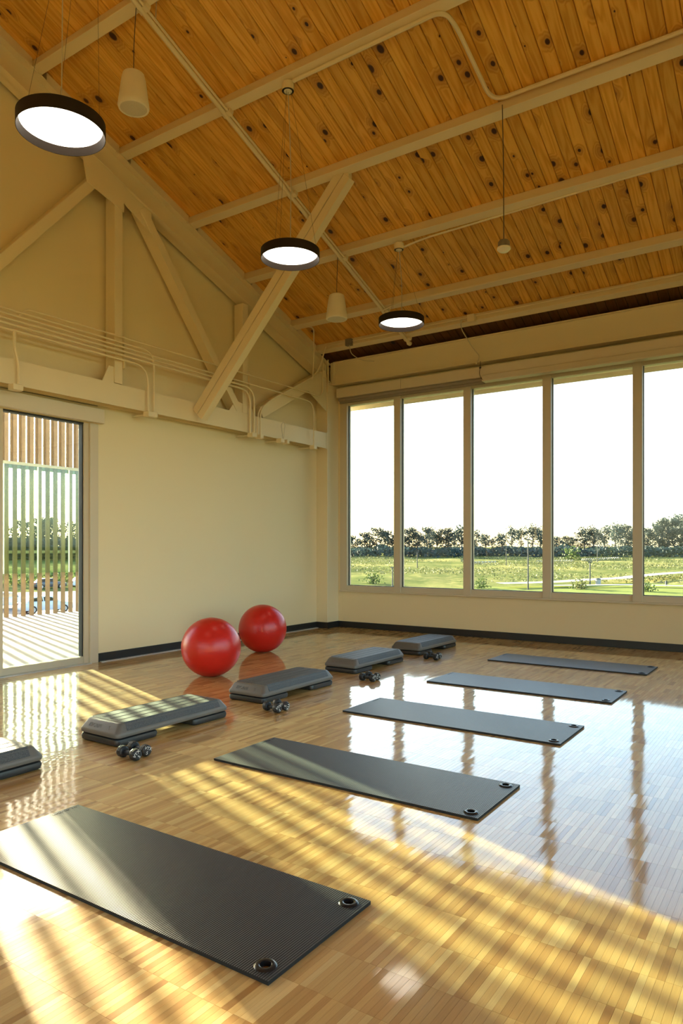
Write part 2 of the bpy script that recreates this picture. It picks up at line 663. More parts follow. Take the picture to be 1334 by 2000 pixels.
# ---- floor: slab, 300 single strips nearest the camera, the rest as one part
fl = MB().box(XL - 0.2, XR + 0.2, YB - 0.2, YW + 0.2, -0.30, -0.0016).build('floor', M['floor'])
tag(fl, kind='structure')
SW, SLN = 0.025, 0.22
cx, cy = math.cos(math.radians(34.05)), math.sin(math.radians(34.05))


def in_view(x, y):
    d = y * cx - x * cy
    l = x * cx + y * cy
    if d < 1.0:
        return 1e9
    u, v = 667 + 1376 * l / d, 1071.5 + 1376 * 1.37 / d
    return d if (-25 < u < 1360 and v < 2030) else 1e9


def under_mat(x, y):
    return -3.3 < x < -1.36 and 1.68 < y < 2.33


strips = []
for j in range(int(math.floor(0.6 / SLN)), int(YW / SLN)):
    y0 = j * SLN
    for i in range(int(math.ceil(XL / SW)), int(1.4 / SW)):
        x0 = i * SW
        d = in_view(x0 + SW / 2, y0 + SLN / 2)
        strips.append((d + (1e6 if under_mat(x0, y0 + SLN / 2) else 0), x0, y0))
strips.sort()


def strip_geo(x0, y0, ta, tb, g=0.00035):
    xs, ys = (x0 + g, x0 + SW - g), (y0 + g, y0 + SLN - g)
    v = []
    for yy in ys:
        for xx in xs:
            z = (xx - x0 - SW / 2) * ta + (yy - y0 - SLN / 2) * tb
            v.append((xx, yy, z))
    v += [(p[0], p[1], -0.0030) for p in v]
    return v


SF = [(0, 1, 3, 2), (0, 4, 5, 1), (1, 5, 7, 3), (3, 7, 6, 2), (2, 6, 4, 0)]
vv, ff = [], []
for d, x0, y0 in strips[300:]:
    o = len(vv)
    vv += strip_geo(x0, y0, RND.gauss(0, 0.0055), RND.gauss(0, 0.0007))
    ff += [tuple(k + o for k in q) for q in SF]
me = bpy.data.meshes.new('floor_strips')
me.from_pydata(vv, [], ff)
me.materials.append(M['floor'])
tag(link('floor_strips', me, fl), kind='stuff')
tilts = []
for k in range(8):
    me = bpy.data.meshes.new('floor_strip')
    me.from_pydata(strip_geo(-SW / 2, -SLN / 2, RND.gauss(0, 0.0055), RND.gauss(0, 0.0007)), [], SF)
    me.materials.append(M['floor'])
    tilts.append(me)
for k, (d, x0, y0) in enumerate(strips[:300]):
    link('floor_strip', tilts[k % 8], fl, (x0 + SW / 2, y0 + SLN / 2, 0))

# ---- left wall with the glazed door opening
DY0, DY1, DZ = 2.95, 5.40, 2.87
wl = MB()


def wall_piece(y0, y1, zb):
    ys = [y0] + ([RY] if y0 < RY < y1 else []) + [y1]
    poly = [(y0, zb), (y1, zb)] + [(y, roof(y) - 0.002) for y in reversed(ys)]
    wl.prism(poly, 0, XL - 0.22, XL)


wall_piece(YB - 0.2, -4.6, -0.3)
wall_piece(-4.6, 2.6, 3.05)  # wall over the opening of the added high windows
wall_piece(2.6, DY0, -0.3)
wl.box(XL - 0.22, XL, -4.6, 2.6, -0.3, 1.5)
wall_piece(DY0, DY1, DZ)
wall_piece(DY1, YW + 0.2, -0.3)
wl.box(XL - 0.22, XL, DY0, DY1, -0.3, -0.012)
tag(wl.build('wall_left', M['wall']), kind='structure')

# ---- window wall: apron below, band above, pier at the corner
ww = MB()
ww.box(XL, XR, YW, YW + 0.2, -0.3, 0.63)
ww.box(XL, XR, YW, YW + 0.2, 3.93, roof(YW + 0.2) - 0.01)
ww.box(XL, -6.93, YW, YW + 0.2, 0.63, 3.93)
tag(ww.build('wall_windows', M['wall']), kind='structure')
# wall seam trim beside the corner and window stool
tag(MB().box(-6.885, -6.877, YW - 0.004, YW, 0.10, 0.62).build('trim_1', M['wall']), kind='structure')
tag(MB().box(-6.93, XR, YW - 0.035, YW + 0.03, 0.618, 0.645).build('trim_2', M['frame'], bevel=0.004), kind='structure')

# ---- unseen right and back walls, with tall glazing added to light the room
wr = MB()
wr.box(XR, XR + 0.2, YB, YW + 0.2, -0.3, 0.30)
wr.prism([(YB, 4.40), (YW + 0.2, 4.40), (YW + 0.2, roof(YW + 0.2)), (RY, roof(RY)), (YB, roof(YB))], 0, XR, XR + 0.2)
for a, b in ((YB, -4.2), (-1.6, -1.5), (1.4, 1.5), (4.4, 4.5), (7.4, 7.5), (9.9, YW + 0.2)):
    wr.box(XR, XR + 0.2, a, b, 0.30, 4.40)
tag(wr.build('wall_right', M['wall']), kind='structure')
wb = MB()
wb.box(XL, XR, YB - 0.2, YB, -0.3, 0.63)
wb.box(XL, XR, YB - 0.2, YB, 3.93, roof(YB) - 0.01)
for a, b in ((XL, -6.6), (-3.7, -3.3), (-0.4, 0.0), (2.9, XR)):
    wb.box(a, b, YB - 0.2, YB, 0.63, 3.93)
tag(wb.build('wall_back', M['wall']), kind='structure')

# ---- ceiling: roof deck with separate pine boards along the slope
ce = MB()
ce.prism([(RY, roof(RY) + 0.020), (YW + 0.45, K0 - SL * (YW + 0.45) + 0.020), (YW + 0.45, K0 - SL * (YW + 0.45) + 0.14), (RY, roof(RY) + 0.14)], 0, XL - 0.25, XR + 0.2)
ce = ce.build('ceiling', M['pine'])
tag(ce, kind='structure')
PW = 0.130
pl = MB()
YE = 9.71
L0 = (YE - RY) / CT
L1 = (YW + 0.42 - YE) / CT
hw = PW / 2 - 0.0021
prof = [(-hw + 0.004, 0.0), (hw - 0.004, 0.0), (hw, 0.008), (hw, 0.020), (-hw, 0.020), (-hw, 0.008)]
pl.prism(prof, 1, 0, L0)
plank_me = pl.mesh('ceiling_plank', M['pine'])
eave_me = MB().prism(prof, 1, 0, L1).mesh('eave_plank', M['shadedpine'])
i = 0
while XL + PW * (i + 1) <= XR + 0.02:
    o = link('ceiling_plank', plank_me, ce, (XL + PW * (i + 0.5) + 0.003, RY, roof(RY)))
    o.rotation_euler = (-TH, 0, 0)
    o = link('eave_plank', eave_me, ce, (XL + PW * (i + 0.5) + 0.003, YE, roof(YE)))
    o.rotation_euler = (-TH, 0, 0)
    i += 1
cb = MB()
cb.prism([(RY, roof(RY)), (YB - 0.2, roof(YB - 0.2)), (YB - 0.2, roof(YB - 0.2) + 0.14), (RY, roof(RY) + 0.14)], 0, XL - 0.25, XR + 0.2)
tag(cb.build('ceiling_back', M['pine']), kind='structure')

# ---- baseboards and the pale edge strip along the left wall
tag(MB().box(XL, XL + 0.012, DY1 + 0.0, 9.88, 0.0, 0.105).build('baseboard_left', M['base'], bevel=0.003), kind='structure')
tag(MB().box(-6.955, XR, YW - 0.012, YW, 0.0, 0.105).build('baseboard_window', M['base'], bevel=0.003), kind='structure')
bc = MB()
bc.box(XL, -6.955, 9.868, 9.88, 0.0, 0.105)
bc.box(-6.97, -6.955, 9.868, YW, 0.0, 0.105)
tag(bc.build('baseboard_column', M['base'], bevel=0.002), kind='structure')
tag(MB().box(XL + 0.012, XL + 0.055, DY1 + 0.02, 9.86, 0.0, 0.010).build('trim_3', M['strip']), kind='structure')

# ================================================================ WINDOWS
MUL = [-6.84, -5.782, -4.532, -3.278, -2.032, -0.78, 0.47, 1.72, 2.97]
for k in range(len(MUL) - 1):
    a, b = MUL[k], MUL[k + 1]
    wdw = struct('window_%d' % (k + 1), (a, YW, 0.645))
    if k == 0:
        MB().box(-0.09, 0.052, -0.012, 0.12, 0, 3.285).build('jamb', M['frame'], wdw)
    MB().box(b - a - 0.062, b - a + 0.062, -0.022, 0.12, 0.0, 3.285).build('mullion', M['frame'], wdw, bevel=0.003)
    s0 = 0.052 if k == 0 else 0.062
    MB().box(s0, b - a - 0.062, 0.0, 0.12, 0.0, 0.085).build('bottom_rail', M['frame'], wdw)
    MB().box(s0, b - a - 0.062, 0.0, 0.12, 3.215, 3.285).build('head_rail', M['frame'], wdw)
    gk = MB()
    gk.box(s0, s0 + 0.008, 0.045, 0.075, 0.085, 3.215)
    gk.box(s0, b - a - 0.062, 0.045, 0.075, 0.085, 0.093)
    gk.build('gasket', M['gasket'], wdw)
    MB().box(s0, b - a - 0.062, 0.056, 0.064, 0.085, 3.215).build('pane', M['glass'], wdw)
# panes of the glazing added in the unseen right and back walls
k = len(MUL)
for a, b in ((-4.2, -1.6), (-1.5, 1.4), (1.5, 4.4), (4.5, 7.4), (7.5, 9.9)):
    wdw = struct('window_%d' % k, (XR + 0.1, a, 0.30))
    MB().box(-0.004, 0.004, 0, b - a, 0, 4.1).build('pane', M['glass'], wdw)
    MB().box(-0.05, 0.05, (b - a) / 2 - 0.05, (b - a) / 2 + 0.05, 0, 4.1).build('mullion', M['frame'], wdw)
    k += 1
for a, b in ((-6.6, -3.7), (-3.3, -0.4), (0.0, 2.9)):
    wdw = struct('window_%d' % k, (a, YB - 0.1, 0.63))
    MB().box(0, b - a, -0.004, 0.004, 0, 3.3).build('pane', M['glass'], wdw)
    MB().box((b - a) / 2 - 0.05, (b - a) / 2 + 0.05, -0.05, 0.05, 0, 3.3).build('mullion', M['frame'], wdw)
    k += 1

# ================================================================ SLIDING GLASS DOOR
dr = struct('door_1', (XL, DY0, 0))
y = lambda v: v - DY0
MB().box(-0.20, 0.012, y(5.285), y(5.40), -0.012, DZ).build('jamb', M['frame'], dr, bevel=0.003)
MB().box(-0.13, -0.02, y(5.222), y(5.285), 0.0, DZ).build('door_stile', M['frame'], dr, bevel=0.002)
MB().box(-0.10, -0.04, y(5.208), y(5.222), 0.09, DZ).build('gasket', M['gasket'], dr)
MB().box(-0.13, -0.02, y(4.05), y(4.217), 0.0, DZ).build('door_stile', M['frame'], dr, bevel=0.002)
MB().box(-0.20, 0.012, y(3.68), y(4.05), -0.012, DZ).build('jamb', M['frame'], dr, bevel=0.003)
MB().box(-0.20, 0.012, y(2.95), y(3.06), -0.012, DZ).build('jamb', M['frame'], dr, bevel=0.003)
MB().box(-0.12, -0.03, y(4.217), y(5.222), 0.0, 0.085).build('bottom_rail', M['frame'], dr, bevel=0.003)
MB().box(-0.12, -0.03, y(3.06), y(3.68), 0.0, 0.085).build('bottom_rail', M['frame'], dr, bevel=0.003)
MB().box(-0.21, 0.045, y(3.06), y(5.285), -0.012, 0.008).build('threshold', M['strip'], dr, bevel=0.002)
MB().box(-0.079, -0.071, y(4.217), y(5.210), 0.085, DZ).build('pane', M['glass'], dr)
MB().box(-0.079, -0.071, y(3.06), y(3.68), 0.085, DZ).build('pane', M['glass'], dr)
MB().box(-0.12, -0.03, y(3.06), y(5.285), DZ - 0.02, DZ).build('head_rail', M['gasket'], dr)

# high windows added in the same wall, unseen behind the camera, for sun bounce
hw_ = struct('window_17', (XL, -4.6, 1.5))
for k in range(6):
    MB().box(-0.13, -0.02, 1.2 * k, 1.2 * k + 0.08, 0.0, 3.05 - 1.5).build('mullion', M['frame'], hw_)
    MB().box(-0.079, -0.071, 1.2 * k + 0.08, 1.2 * k + 1.2, 0.0, 3.05 - 1.5).build('pane', M['glass'], hw_)

hb = thing('door_shade_cassette', 'long cream shade box mounted over the sliding glass door', 'shade box', (XL + 0.003, DY0, 2.875))
MB().box(0.0, 0.075, -0.05, y(5.44), 0.0, 0.170).build('cassette', M['shade'], hb, bevel=0.006)
wires = [(0.02, 0.05), (0.035, 0.8), (0.02, 1.25), (0.045, 1.62), (0.03, 2.1), (0.04, 2.4)]
pts = [(0.06, yy, 0.186 + dz * 0.35) for dz, yy in wires]
MB().tube(fillet(pts, 0.3), 0.0035, 6).build('wire', M['darkcord'], hb)

# ================================================================ STEELWORK
# ---- corner column
ccx = thing('corner_column', 'boxed cream corner column between gable wall and windows', 'column', (-7.09, 10.05, 0))
cm = MB().box(-0.11, 0.12, -0.17, 0.17, 0.0, 4.20)
cm.build('shaft', M['steel'], ccx, bevel=0.006)
MB().box(-0.10, 0.135, -0.185, 0.10, 4.20, 4.215).build('cap_plate', M['steel'], ccx)

# ---- header beam over the windows
hd = thing('window_header_beam', 'deep cream steel beam running above the windows', 'beam', (-6.94, 10.0, 4.19))
MB().box(0, XR + 6.94, 0.06, 0.075, 0.012, 0.39).build('web', M['steel'], hd)
MB().box(0, XR + 6.94, 0.0, 0.19, 0.0, 0.014).build('bottom_flange', M['steel'], hd)
MB().box(0, XR + 6.94, 0.0, 0.19, 0.388, 0.400).build('top_flange', M['steel'], hd)
MB().box(-0.04, 0.012, -0.01, 0.06, 0.014, 0.388).build('end_plate', M['steel'], hd)

# ---- purlins
PY_ = [3.30, 4.452, 5.594, 6.733, 7.845, 8.961, 9.637]
PLAB = ['cream steel roof purlin highest up, above the nearest hanging lamp', 'cream steel purlin crossing the top left corner behind the nearest lamp',
        'cream steel purlin carrying the middle lamp cord, sixth up from the windows', 'cream steel purlin that the slanted brace hangs from',
        'cream steel purlin carrying the far lamp cord and a thin conduit', 'cream steel purlin second up from the windows, passing behind the lower speaker',
        'cream steel purlin lowest on the ceiling, next to the window header']
PLAB[2] = 'cream steel purlin carrying the middle lamp cord, fifth up from the windows'
PW_, PD_ = 0.11, 0.125
for yw, lab in zip(PY_, PLAB):
    z = roof(yw)
    p0 = (yw, z)
    p1 = (yw + CT * PW_, z - ST * PW_)
    p2 = (p1[0] - ST * PD_, p1[1] - CT * PD_)
    p3 = (p0[0] - ST * PD_, p0[1] - CT * PD_)
    q = [(a - yw, b - z) for a, b in (p0, p1, p2, p3)]
    o = MB().prism(q, 0, 0, XR + 7.06).build('roof_purlin', M['steel'], loc=(-7.06, yw, z), bevel=0.006)
    tag(o, lab, 'purlin', 'purlins under the sloped ceiling')

# ---- gable truss in front of the left wall
tr = thing('gable_truss', 'cream welded steel truss standing against the left gable wall', 'truss', (XL, 0, 0))


def tb(m):      # truss meshes are built in world numbers, then shifted to the truss origin
    m.v = [(a - XL, b, c) for a, b, c in m.v]
    return m


XF, XBK = -6.97, -7.15
YT0 = -4.6
b = MB()
b.box(XF - 0.014, XF, YT0, 9.86, 3.085, 3.35)
b.box(XBK, XBK + 0.014, YT0, 9.86, 3.085, 3.35)
b.box(XBK + 0.014, XF - 0.014, YT0, 9.86, 3.20, 3.215)
tb(b).build('bottom_chord', M['steel'], tr)
MB().box(XF - XL - 0.012, XF - XL + 0.004, 9.845, 9.872, 3.075, 3.36).build('end_plate', M['steel'], tr)
KB, KT = 7.78, 8.110


def sloped(y0, y1, x0, x1, k0, k1):
    return MB().prism([(y0, k0 - SL * y0), (y1, k0 - SL * y1), (y1, k1 - SL * y1), (y0, k1 - SL * y0)], 0, x0, x1)


for nm, xa, xb_, ka, kb in (('top_chord_bottom_flange', XBK - 0.005, XF + 0.01, KB, KB + 0.016), ('top_chord_web', -7.068, -7.052, KB, KT),
                            ('top_chord_top_flange', XBK, XF, KT - 0.016, KT)):
    tb(sloped(RY, 9.98, xa, xb_, ka, kb)).build(nm, M['steel'], tr)
for nm, xa, xb_, ka, kb in (('top_chord_bottom_flange', XBK - 0.005, XF + 0.01, KB, KB + 0.016), ('top_chord_web', -7.068, -7.052, KB, KT)):
    m = sloped(RY, 9.3, xa, xb_, ka, kb)
    m.v = [(a_, 2 * RY - b_, c_) for a_, b_, c_ in m.v]
    tb(m).build(nm, M['steel'], tr)
# blocking boards between the purlins, above the top chord
for k in range(len(PY_) - 1):
    tb(sloped(PY_[k] + 0.15, PY_[k + 1] - 0.02, -7.12, -7.02, KT - 0.01, K0 - 0.004)).build('blocking', M['steel'], tr)
for yb in [q - 0.1 for q in PY_[1:]]:
    tb(MB().lathe([(0.0, 0.0), (0.014, 0.0), (0.014, 0.012), (0.0, 0.016)], 8, (XF - 0.005, yb, KT - SL * yb - 0.03), 'X')).build('bolt', M['steel'], tr)


def member(name, a, b, w=0.115):
    m = MB().bar((-7.062, a[0], a[1]), (-7.062, b[0], b[1]), w, 0.17, up=(1, 0, 0))
    tb(m).build(name, M['steel'], tr, bevel=0.004)


member('vertical_post', (5.53, 3.36), (5.53, 5.74))
member('vertical_post', (7.80, 3.36), (7.80, 4.97))
member('diagonal_web', (5.90, 5.62), (7.66, 3.40))
member('diagonal_web', (5.30, 5.775), (3.22, 3.36))
member('diagonal_web', (8.16, 3.43), (9.86, 4.35), 0.17)


def gusset(pts, x=-7.03):
    tb(MB().prism(pts, 0, x - 0.006, x + 0.006)).build('gusset_plate', M['steel'], tr)


gusset([(5.08, 5.60), (5.60, 5.45), (5.60, 5.80), (5.0, 6.0)], -6.972)
gusset([(5.58, 5.60), (6.05, 5.35), (6.05, 5.62), (5.58, 5.79)], -7.0)
gusset([(7.45, 3.34), (8.0, 3.34), (7.95, 3.46), (7.6, 3.52)], -6.99)
gusset([(9.35, 3.98), (9.87, 3.72), (9.87, 4.42), (9.55, 4.30)], -6.985)
gusset([(5.30, 3.34), (5.48, 3.34), (5.48, 3.55), (5.40, 3.55)], -7.0)
# thin stand-off plates along the verticals
for yy, za, zb in ((5.605, 3.55, 3.95), (7.875, 3.5, 3.98)):
    tb(MB().box(-7.0, XF + 0.02, yy - 0.012, yy + 0.0, za, zb)).build('strut_plate', M['steel'], tr)

# ---- long brace from the truss out to a purlin (two bars with a narrow gap)
ba, bb = Vector((-6.90, 6.80, 3.17)), Vector((-4.53, 6.80, 5.70))
br = thing('diagonal_brace', 'long slanted cream double steel brace rising from the truss to a purlin', 'brace', tuple(ba))
dv = (bb - ba)
nrm = Vector((-dv.z, 0, dv.x)).normalized()
for s in (-1, 1):
    o = nrm * (s * 0.060)
    MB().bar(o, dv + o, 0.108, 0.11, up=(0, 1, 0)).build('bar', M['steel'], br, bevel=0.004)
for t in (0.36, 0.72):
    p = dv * t
    MB().bar(p - dv.normalized() * 0.05, p + dv.normalized() * 0.05, 0.05, 0.09, up=(0, 1, 0)).build('spacer', M['steel'], br)
MB().box(dv.x - 0.055, dv.x + 0.055, -0.035, 0.035, dv.z - 0.10, dv.z + 0.09).build('hanger_plate', M['steel'], br)

# ---- strut pipe running down the slope below the purlins
KP = 8.070
pp = thing('strut_pipe', 'straight cream pipe running down the slope beneath all purlins', 'pipe', (-5.31, 0, 0))
MB().tube([(0, 3.0, KP - SL * 3.0), (0, 9.76, KP - SL * 9.76)], 0.026, 12).build('pipe', M['steel'], pp, smooth=True)
MB().tube([(0.045, 3.0, KP + 0.012 - SL * 3.0), (0.045, 9.55, KP + 0.012 - SL * 9.55)], 0.013, 8).build('side_conduit', M['steel'], pp, smooth=True)
for yw in PY_:
    yc = yw + 0.03
    zc = KP - SL * yc
    o = MB().box(-0.045, 0.075, -0.03, 0.03, -0.005, 0.05).build('clamp', M['steel'], pp, (0, yc, zc), bevel=0.004)
    o.rotation_euler = (-TH, 0, 0)
MB().lathe([(0.0, -0.03), (0.034, -0.03), (0.034, 0.02), (0.0, 0.02)], 12, (0, 9.76, KP - SL * 9.76), 'Y').build('end_cap', M['steel'], pp)
MB().tube([(0.06, 4.60, 6.62), (0.05, 4.60, KP - SL * 4.60)], 0.005, 6).build('hanger_wire', M['cord'], pp)

# ---- conduits on the truss
CX = -6.925


def conduit(label, pts, r=0.0125, rad=0.18, name='truss_conduit', cat='conduit', group='conduits along the gable truss', mat='steel'):
    p0 = Vector(pts[0])
    m = MB().tube([q - p0 for q in fillet(pts, rad, 7)], r, 8)
    o = m.build(name, M[mat], loc=tuple(p0), smooth=True)
    return tag(o, label, cat, group)


C = lambda y_, z_, x_=CX: (x_, y_, z_)
conduit('thin cream conduit highest of the bundle, turning up beside the corner column', [C(4.22, 3.80), C(4.30, 3.905), C(9.30, 3.935), C(9.72, 3.93, -6.95), C(9.72, 4.62, -6.95)], 0.0105)
conduit('cream conduit bending down as the right of two pipes in the middle of the beam', [C(2.0, 3.845), C(6.03, 3.845), C(6.03, 3.09)], 0.0115)
conduit('cream conduit running on to the corner and dropping to the last junction box', [C(2.0, 3.795), C(9.425, 3.795), C(9.425, 3.09)], 0.0115)
conduit('cream conduit dropping as the right pipe behind the foot of the slanted brace', [C(2.0, 3.745), C(7.935, 3.745), C(7.935, 3.07)], 0.014, 0.22)
conduit('cream conduit dropping as the left pipe behind the foot of the slanted brace', [C(2.0, 3.695), C(7.845, 3.695), C(7.845, 3.07)], 0.014, 0.22)
conduit('cream conduit lowest of the bundle, bending down as the left of two pipes', [C(2.0, 3.640), C(5.935, 3.640), C(5.935, 3.09)], 0.0135, 0.22)
conduit('short cream conduit dropping over the sliding door to a junction box', [C(4.17, 3.63), C(4.17, 3.45), C(4.215, 3.30), C(4.215, 3.09)], 0.015, 0.1)
conduit('cream conduit climbing along the short corner brace to the ceiling', [C(8.075, 3.07), C(8.075, 3.47), C(8.35, 3.66, -6.93), C(9.42, 4.22, -6.93), C(9.58, 4.40, -6.91), (-6.76, 9.53, 4.72)], 0.0125, 0.14)
conduit('slim cream conduit beside the corner brace pipe, ending behind it', [C(8.02, 3.07), C(8.02, 3.42), C(8.18, 3.55, -6.945), C(8.6, 3.77, -6.955)], 0.011, 0.12)
conduit('thin cream conduit hanging from the second lowest purlin to the corner brace', [(-6.80, 9.02, 4.93), (-6.70, 9.12, 4.92), C(9.30, 4.50, -6.83), C(9.40, 4.16, -6.93)], 0.0105, 0.12)
conduit('straight cream conduit rising up the column above the corner brace', [C(9.865, 4.05, -6.945), C(9.865, 4.60, -6.945)], 0.011, 0.1)
JB = [(4.19, 0.115, 'square cream junction box under the beam above the sliding door'), (5.985, 0.15, 'cream junction box under the beam where two pipes end'),
      (7.90, 0.10, 'cream junction box under the beam just right of the slanted brace'), (8.07, 0.075, 'small cream junction box at the foot of the corner brace pipe'),
      (8.56, 0.085, 'cream junction box under the beam with a loose wire loop'), (8.70, 0.06, 'smallest cream junction box, next to the wire loop box'),
      (9.425, 0.08, 'cream junction box under the beam end beside the column')]
for yb, wd, lab in JB:
    t = thing('junction_box', lab, 'junction box', (-6.93, yb, 3.02), 0, 'junction boxes under the truss beam')
    MB().box(-0.055, 0.045, -wd / 2, wd / 2, 0.0, 0.062).build('box', M['steel'], t, bevel=0.005)
    MB().box(-0.045, 0.035, -wd / 2 + 0.008, wd / 2 - 0.008, -0.004, 0.0).build('cover', M['steel'], t)
    if yb in (5.985, 7.90, 8.56, 9.425):
        MB().tube([(-0.055, -wd / 2, 0.02), (-0.25, -0.08, 0.02)], 0.010, 6).build('stub_pipe', M['steel'], t)
    if yb == 8.56:
        MB().tube(fillet([(0.03, 0.02, 0.06), (0.02, -0.01, 0.28), (0.025, 0.05, 0.33), (0.04, 0.06, 0.28), (0.035, 0.03, 0.06)], 0.05), 0.004, 6).build('wire_loop', M['cord'], t)

# ---- conduits on the ceiling
zr = lambda y_, dz: roof(y_) - dz
conduit('thick cream conduit turning down the ceiling boards then right along a purlin',
        [(-4.38, 5.615, zr(5.615, 0.160)), (-2.72, 5.615, zr(5.615, 0.158)), (-2.71, 5.86, zr(5.86, 0.06)), (-2.69, 6.66, zr(6.66, 0.05)), (XR, 6.68, zr(6.68, 0.05))], 0.021, 0.16, 'ceiling_conduit', 'conduit', 'conduits under the ceiling')
conduit('thin cream conduit along the purlin of the far hanging lamp',
        [(-4.42, 7.945, zr(7.945, 0.175)), (-4.1, 7.925, zr(7.925, 0.15)), (XR, 7.815, zr(7.815, 0.09))], 0.013, 0.2, 'ceiling_conduit', 'conduit', 'conduits under the ceiling')
conduit('thin cream conduit along the second lowest purlin, starting near the far lamp',
        [(-5.29, 8.93, zr(8.93, 0.19)), (-5.1, 8.935, zr(8.935, 0.135)), (XR, 8.92, zr(8.92, 0.10))], 0.012, 0.2, 'ceiling_conduit', 'conduit', 'conduits under the ceiling')
conduit('thin cream conduit along the lowest purlin above the window header',
        [(-6.75, 9.60, zr(9.60, 0.075)), (XR, 9.60, zr(9.60, 0.03))], 0.011, 0.2, 'ceiling_conduit', 'conduit', 'conduits under the ceiling')
for xb_, mt, lab in ((-6.32, 'sensor', 'small brown junction box on the lowest purlin near the corner column'), (-4.18, 'steel', 'cream square junction box on the lowest purlin over the shade joint')):
    t = thing('ceiling_junction_box', lab, 'junction box', (xb_, 9.575, zr(9.6, 0.105)))
    MB().box(-0.055, 0.055, -0.04, 0.03, -0.05, 0.06).build('box', M[mt], t, bevel=0.004)
    if mt == 'sensor':
        MB().tube(fillet([(0.02, -0.02, -0.05), (0.03, 0.0, -0.18), (0.10, 0.20, -0.26), (0.22, 0.42, -0.24)], 0.12), 0.006, 6).build('cable', M['cord'], t)
    else:
        MB().tube(fillet([(-0.05, -0.03, -0.03), (-0.16, -0.02, 0.02), (-0.19, 0.05, -0.10), (-0.12, 0.34, -0.34), (-0.03, 0.39, -0.46), (-0.10, 0.40, -0.56)], 0.1), 0.007, 6).build('cable', M['cord'], t)

# ================================================================ PENDANT LAMPS, SPEAKERS, SENSOR
PR = 0.30


def pendant(loc, canopy, lab):
    t = thing('pendant_lamp', lab, 'pendant lamp', loc, 0, 'round pendant lamps')
    m = MB().lathe([(PR - 0.004, 0.0), (PR, 0.0), (PR, 0.090), (PR - 0.008, 0.096), (0.001, 0.096), (0.001, 0.090), (PR - 0.024, 0.086), (PR - 0.020, 0.058)], 64, closed=True)
    m.build('shell', M['pend'], t, smooth=True)
    MB().lathe([(0.0, 0.056), (PR - 0.021, 0.056), (PR - 0.021, 0.066), (0.0, 0.066)], 48).build('diffuser', M['diff'], t)
    c = Vector(canopy) - Vector(loc)
    MB().tube(fillet([(0, 0, 0.096), (0.005, 0.01, 0.096 + (c.z - 0.096) * 0.5), tuple(c)], 0.4), 0.0045, 6).build('power_cord', M['cord'], t)
    for k in range(3):
        a = 0.6 + k * 2 * PI / 3
        MB().tube([(0.27 * math.cos(a), 0.27 * math.sin(a), 0.095), (c.x + 0.02 * math.cos(a), c.y + 0.02 * math.sin(a), c.z)], 0.0012, 5).build('suspension_wire', M['darkcord'], t)
    cp = MB().lathe([(0.062, -0.045), (0.062, 0.035), (0.0, 0.04)], 28)
    cp.lathe([(0.048, -0.045), (0.062, -0.045)], 28)
    cp.build('canopy', M['steel'], t, tuple(c), smooth=True)
    MB().lathe([(0.0, -0.046), (0.052, -0.046), (0.052, -0.0455), (0.0, -0.0455)], 24).build('canopy_gap', M['gasket'], t, tuple(c))
    MB().lathe([(0.0, -0.052), (0.040, -0.052), (0.042, -0.046), (0.0, -0.046)], 24).build('canopy_cover', M['speaker'], t, tuple(c))


pendant((-4.455, 3.035, 4.325), (-4.46, 3.30, zr(3.35, 0.185)), 'nearest and largest looking round black pendant lamp, at the upper left')
pendant((-4.465, 5.672, 4.325), (-4.45, 5.615, zr(5.64, 0.185)), 'middle round black pendant lamp, hanging in front of the slanted brace')
pendant((-4.560, 8.161, 4.325), (-4.45, 7.90, zr(7.90, 0.185)), 'farthest round black pendant lamp, smallest, nearest the windows')


def speaker(loc, top, lab):
    t = thing('pendant_speaker', lab, 'speaker', loc, 0, 'hanging speakers')
    MB().lathe([(0.0, 0.335), (0.075, 0.335), (0.100, 0.318), (0.112, 0.27), (0.142, 0.05), (0.146, 0.018), (0.140, 0.0), (0.126, -0.004), (0.122, 0.004)], 40).build('body', M['speaker'], t, smooth=True)
    MB().lathe([(0.123, 0.002), (0.08, -0.004), (0.0, -0.007)], 32).build('grille', M['grille'], t, smooth=True)
    c = Vector(top) - Vector(loc)
    MB().tube([(0, 0, 0.333), (0.004, 0.0, 0.333 + (c.z - 0.333) * 0.4), tuple(c)], 0.004, 6).build('cable', M['darkcord'], t)
    MB().tube([(-0.02, 0, 0.333), (0, 0, 0.36), (0.02, 0, 0.333)], 0.004, 6).build('hook', M['darkcord'], t)


speaker((-5.36, 4.42, 5.53), (-5.36, 4.45, KP - SL * 4.45 + 0.03), 'off-white hanging speaker beside the nearest lamp')
speaker((-5.37, 7.83, 4.46), (-5.36, 7.84, KP - SL * 7.84 + 0.03), 'off-white hanging speaker between the brace and the far lamp')
sn = thing('hanging_sensor', 'small grey and white sensor puck dangling on a long cable', 'sensor', (-2.59, 6.72, 4.32))
MB().lathe([(0.0, 0.12), (0.045, 0.118), (0.058, 0.10), (0.060, 0.045), (0.0, 0.045)], 24).build('housing', M['sensor'], sn, smooth=True)
MB().lathe([(0.0, 0.048), (0.066, 0.048), (0.068, 0.03), (0.045, 0.008), (0.0, 0.0)], 24).build('lens', M['speaker'], sn, smooth=True)
MB().tube([(0, 0, 0.12), (0.002, -0.01, 0.8), (0.0, -0.04, zr(6.70, 0.09) - 4.32)], 0.0045, 6).build('cable', M['darkcord'], sn)

